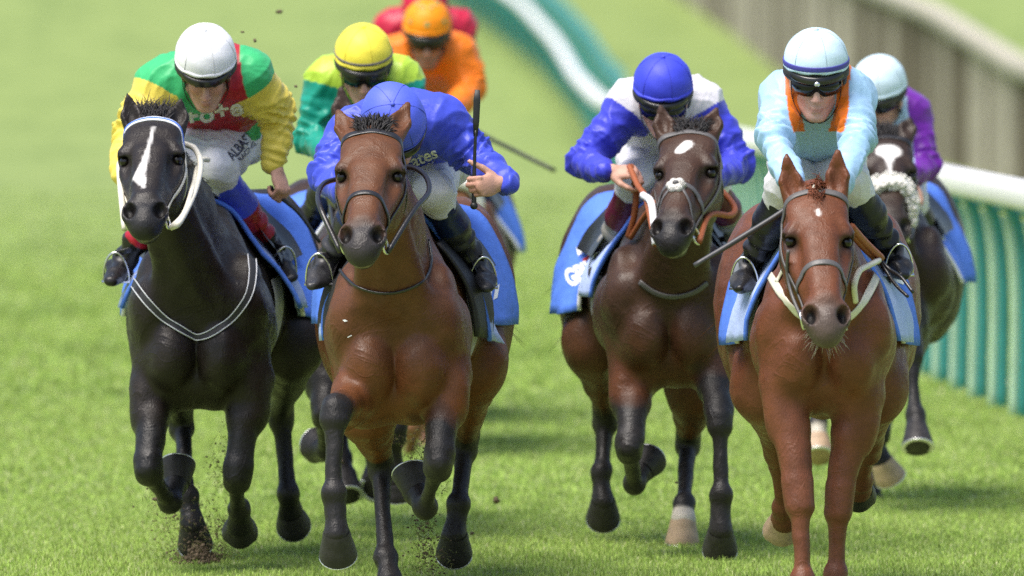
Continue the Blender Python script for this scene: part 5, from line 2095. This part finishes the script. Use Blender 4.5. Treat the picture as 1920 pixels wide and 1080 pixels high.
if 'star' in horses:
    h = horses['star']
    text_px(h['saddle_cloth'], 'GPII', 1083, 514, 48, -24, 'cloth_white', h['root'], h['inv'], 41.3, height=36, bold=.05)
    panel_px(h, [(1080, 464), (1114, 436), (1117, 452), (1084, 480)], 'cloth_white', 'print', h['root'])
    panel_px(h, [(1092, 486), (1122, 467), (1123, 473), (1094, 492)], 'cloth_red', 'print', h['root'])
if 'chestnut' in horses:
    h = horses['chestnut']
    mb = MB()
    jj = jockeys['chestnut']
    mb.ball(jj['h'](0, .140, .034), (.010, .004, .008), 6)
    jj['part'](mb, 'badge', 'steel')
    panel_px(h, [(1386, 556), (1404, 548), (1402, 600), (1388, 604)], 'cloth_white', 'print', h['root'])
    panel_px(h, [(1676, 512), (1698, 520), (1694, 534), (1674, 526)], 'cloth_white', 'print', h['root'])

# ------------------------------------------------------------------ whips
if 'bay' in jockeys:
    c, S_ = jockeys['bay']['grips']['r']
    b = U(927, 378, 38.6 + .2)
    rod('whip', [c - np.array([.0, 0, .062]), c, c + np.array([.002, .0, .09]), c + np.array([.006, .0, .19])], [.0085, .0075, .006, .005], 'whip', 'black whip held upright by the jockey in royal blue', cap=.013, flap=.015)
if 'black' in jockeys:
    c, S_ = jockeys['black']['grips']['r']
    e = U(600, 455, 40.2 + .55)
    d = e - c
    rod('whip', [c - d * .14, c, c + d * .45 + np.array([.01, 0, .01]), e], [.008, .0075, .0065, .006], 'whip', 'black whip hanging down behind the jockey in green, red and yellow', cap=.010)
if 'chestnut' in jockeys:
    rod('whip', [U(1500, 352, 37.8 - .02), U(1478, 388, 37.8 - .02), U(1392, 444, 37.8 - .05), U(1302, 498, 37.8 - .1)], [.008, .0085, .0095, .0085], 'whip_grey', 'grey whip slanting down from the hand of the pale blue jockey', cap=.010)
if 'last' in jockeys:
    rod('whip', [U(846, 214, 50.5), U(900, 250, 50.3), U(970, 285, 50.1), U(1040, 320, 50.0)], [.010, .010, .010, .010], 'whip', 'dark whip held out sideways by the jockey in orange', cap=.012)

# ------------------------------------------------------------------ turf and soil thrown up by the hooves
M['soil'] = material('soil', (.120, .088, .054), rough=.95, var=.4, vscale=60, bump=.6, bscale=80)
M['soil_green'] = material('grassy_soil', (.16, .17, .05), rough=.95, var=.4, vscale=60)

def clod_shape(mb, c, r, rr):
    n, m = 6, 8
    V, F = [], []
    ph = rr.uniform(0, 9)
    sc = np.array([rr.uniform(.7, 1.3), rr.uniform(.7, 1.3), rr.uniform(.5, 1.0)])
    for i in range(n + 1):
        th = math.pi * i / n
        for j in range(m):
            p = 2 * math.pi * j / m
            d = np.array([math.sin(th) * math.cos(p), math.sin(th) * math.sin(p), math.cos(th)])
            k = 1 + .35 * math.sin(3 * p + ph + 2 * th) * math.sin(th) + .2 * math.cos(5 * th + ph)
            V.append(np.asarray(c) + d * sc * r * k)
    for i in range(n):
        for j in range(m):
            F.append((i * m + j, (i + 1) * m + j, (i + 1) * m + (j + 1) % m, i * m + (j + 1) % m))
    mb.add(V, F, 0)

def spray(name, label, D, cols, n, seed):
    """crumbs and torn grass in the air, thickest near the hoof that threw them"""
    rr = random.Random(seed)
    mb = MB()
    for i in range(n):
        (x0, y0, sx, sy) = rr.choice(cols)
        p = U(x0 + rr.gauss(0, sx), y0 + rr.gauss(0, sy), D + rr.uniform(-.12, .12))
        if p[2] < .005:
            p[2] = rr.uniform(.005, .03)
        if rr.random() < .45:
            d = unit([rr.uniform(-1, 1), rr.uniform(-1, 1), rr.uniform(-1, 1)])
            L = rr.uniform(.008, .03)
            mb.tube([p, p + d * L * .5 + np.array([0, 0, .002]), p + d * L], [.0011, .0012, .0004], n=3, m=1)
        else:
            clod_shape(mb, p, rr.choice((.001, .0012, .0015, .002, .0025, .003, .0045)), rr)
    o = mb.build(name, [M['soil'], M['soil_green']])
    tag(o, label, 'dirt', None, 'stuff')

spray('dirt_spray', 'soil and grass thrown up around the hind hoof of the black horse', 41.05,
      [(372, 1035, 30, 18), (372, 1035, 16, 22), (395, 980, 22, 40), (330, 1000, 28, 34), (418, 870, 14, 30), (310, 940, 20, 30), (420, 1010, 14, 22)], 1500, 3)
spray('dirt_spray', 'soil and grass falling below the bright bay horse', 39.6,
      [(795, 940, 8, 50), (800, 1010, 14, 34), (808, 1050, 20, 20), (790, 900, 12, 30), (815, 870, 14, 30)], 1100, 4)
spray('dirt_spray', 'torn grass in the air between the legs of the bright bay horse', 41.2,
      [(780, 800, 14, 30), (770, 830, 20, 18)], 120, 9)
# the gouge torn in the turf by the black horse
mb = MB()
rr = random.Random(8)
for i in range(1100):
    w = rr.gauss(0, 14)
    p = U(374 + w, 1045, 41.05)
    clod_shape(mb, (p[0], 41.05 + rr.gauss(0, .12), abs(rr.gauss(0, .028)) * math.exp(-(w / 22) ** 2) + .003), rr.choice((.0025, .003, .004, .005, .007)), rr)
tag(mb.build('torn_soil', [M['soil'], M['soil_green']]), 'dark heap of torn soil under the hind hoof of the black horse', 'dirt', None, 'stuff')

for px, py, D, r in ((930, 938, 42.5, .016), (292, 936, 40.8, .009), (310, 955, 40.8, .007), (1738, 942, 46, .010), (908, 310, 41, .006), (478, 76, 41.5, .007), (524, 22, 44, .012),
                     (640, 866, 43, .010), (1058, 626, 47, .012), (756, 606, 39.5, .006), (555, 162, 41.5, .006), (455, 60, 41.3, .006), (885, 1000, 40.5, .006), (1268, 905, 42, .006)):
    mb = MB()
    clod_shape(mb, (0, 0, 0), r, rr)
    o = mb.build('turf_clod', [M['soil'], M['soil_green']])
    o.location = U(px, py, D)
    tag(o, 'small dark clod of turf flying through the air', 'clod', 'clods of turf kicked up by the horses')
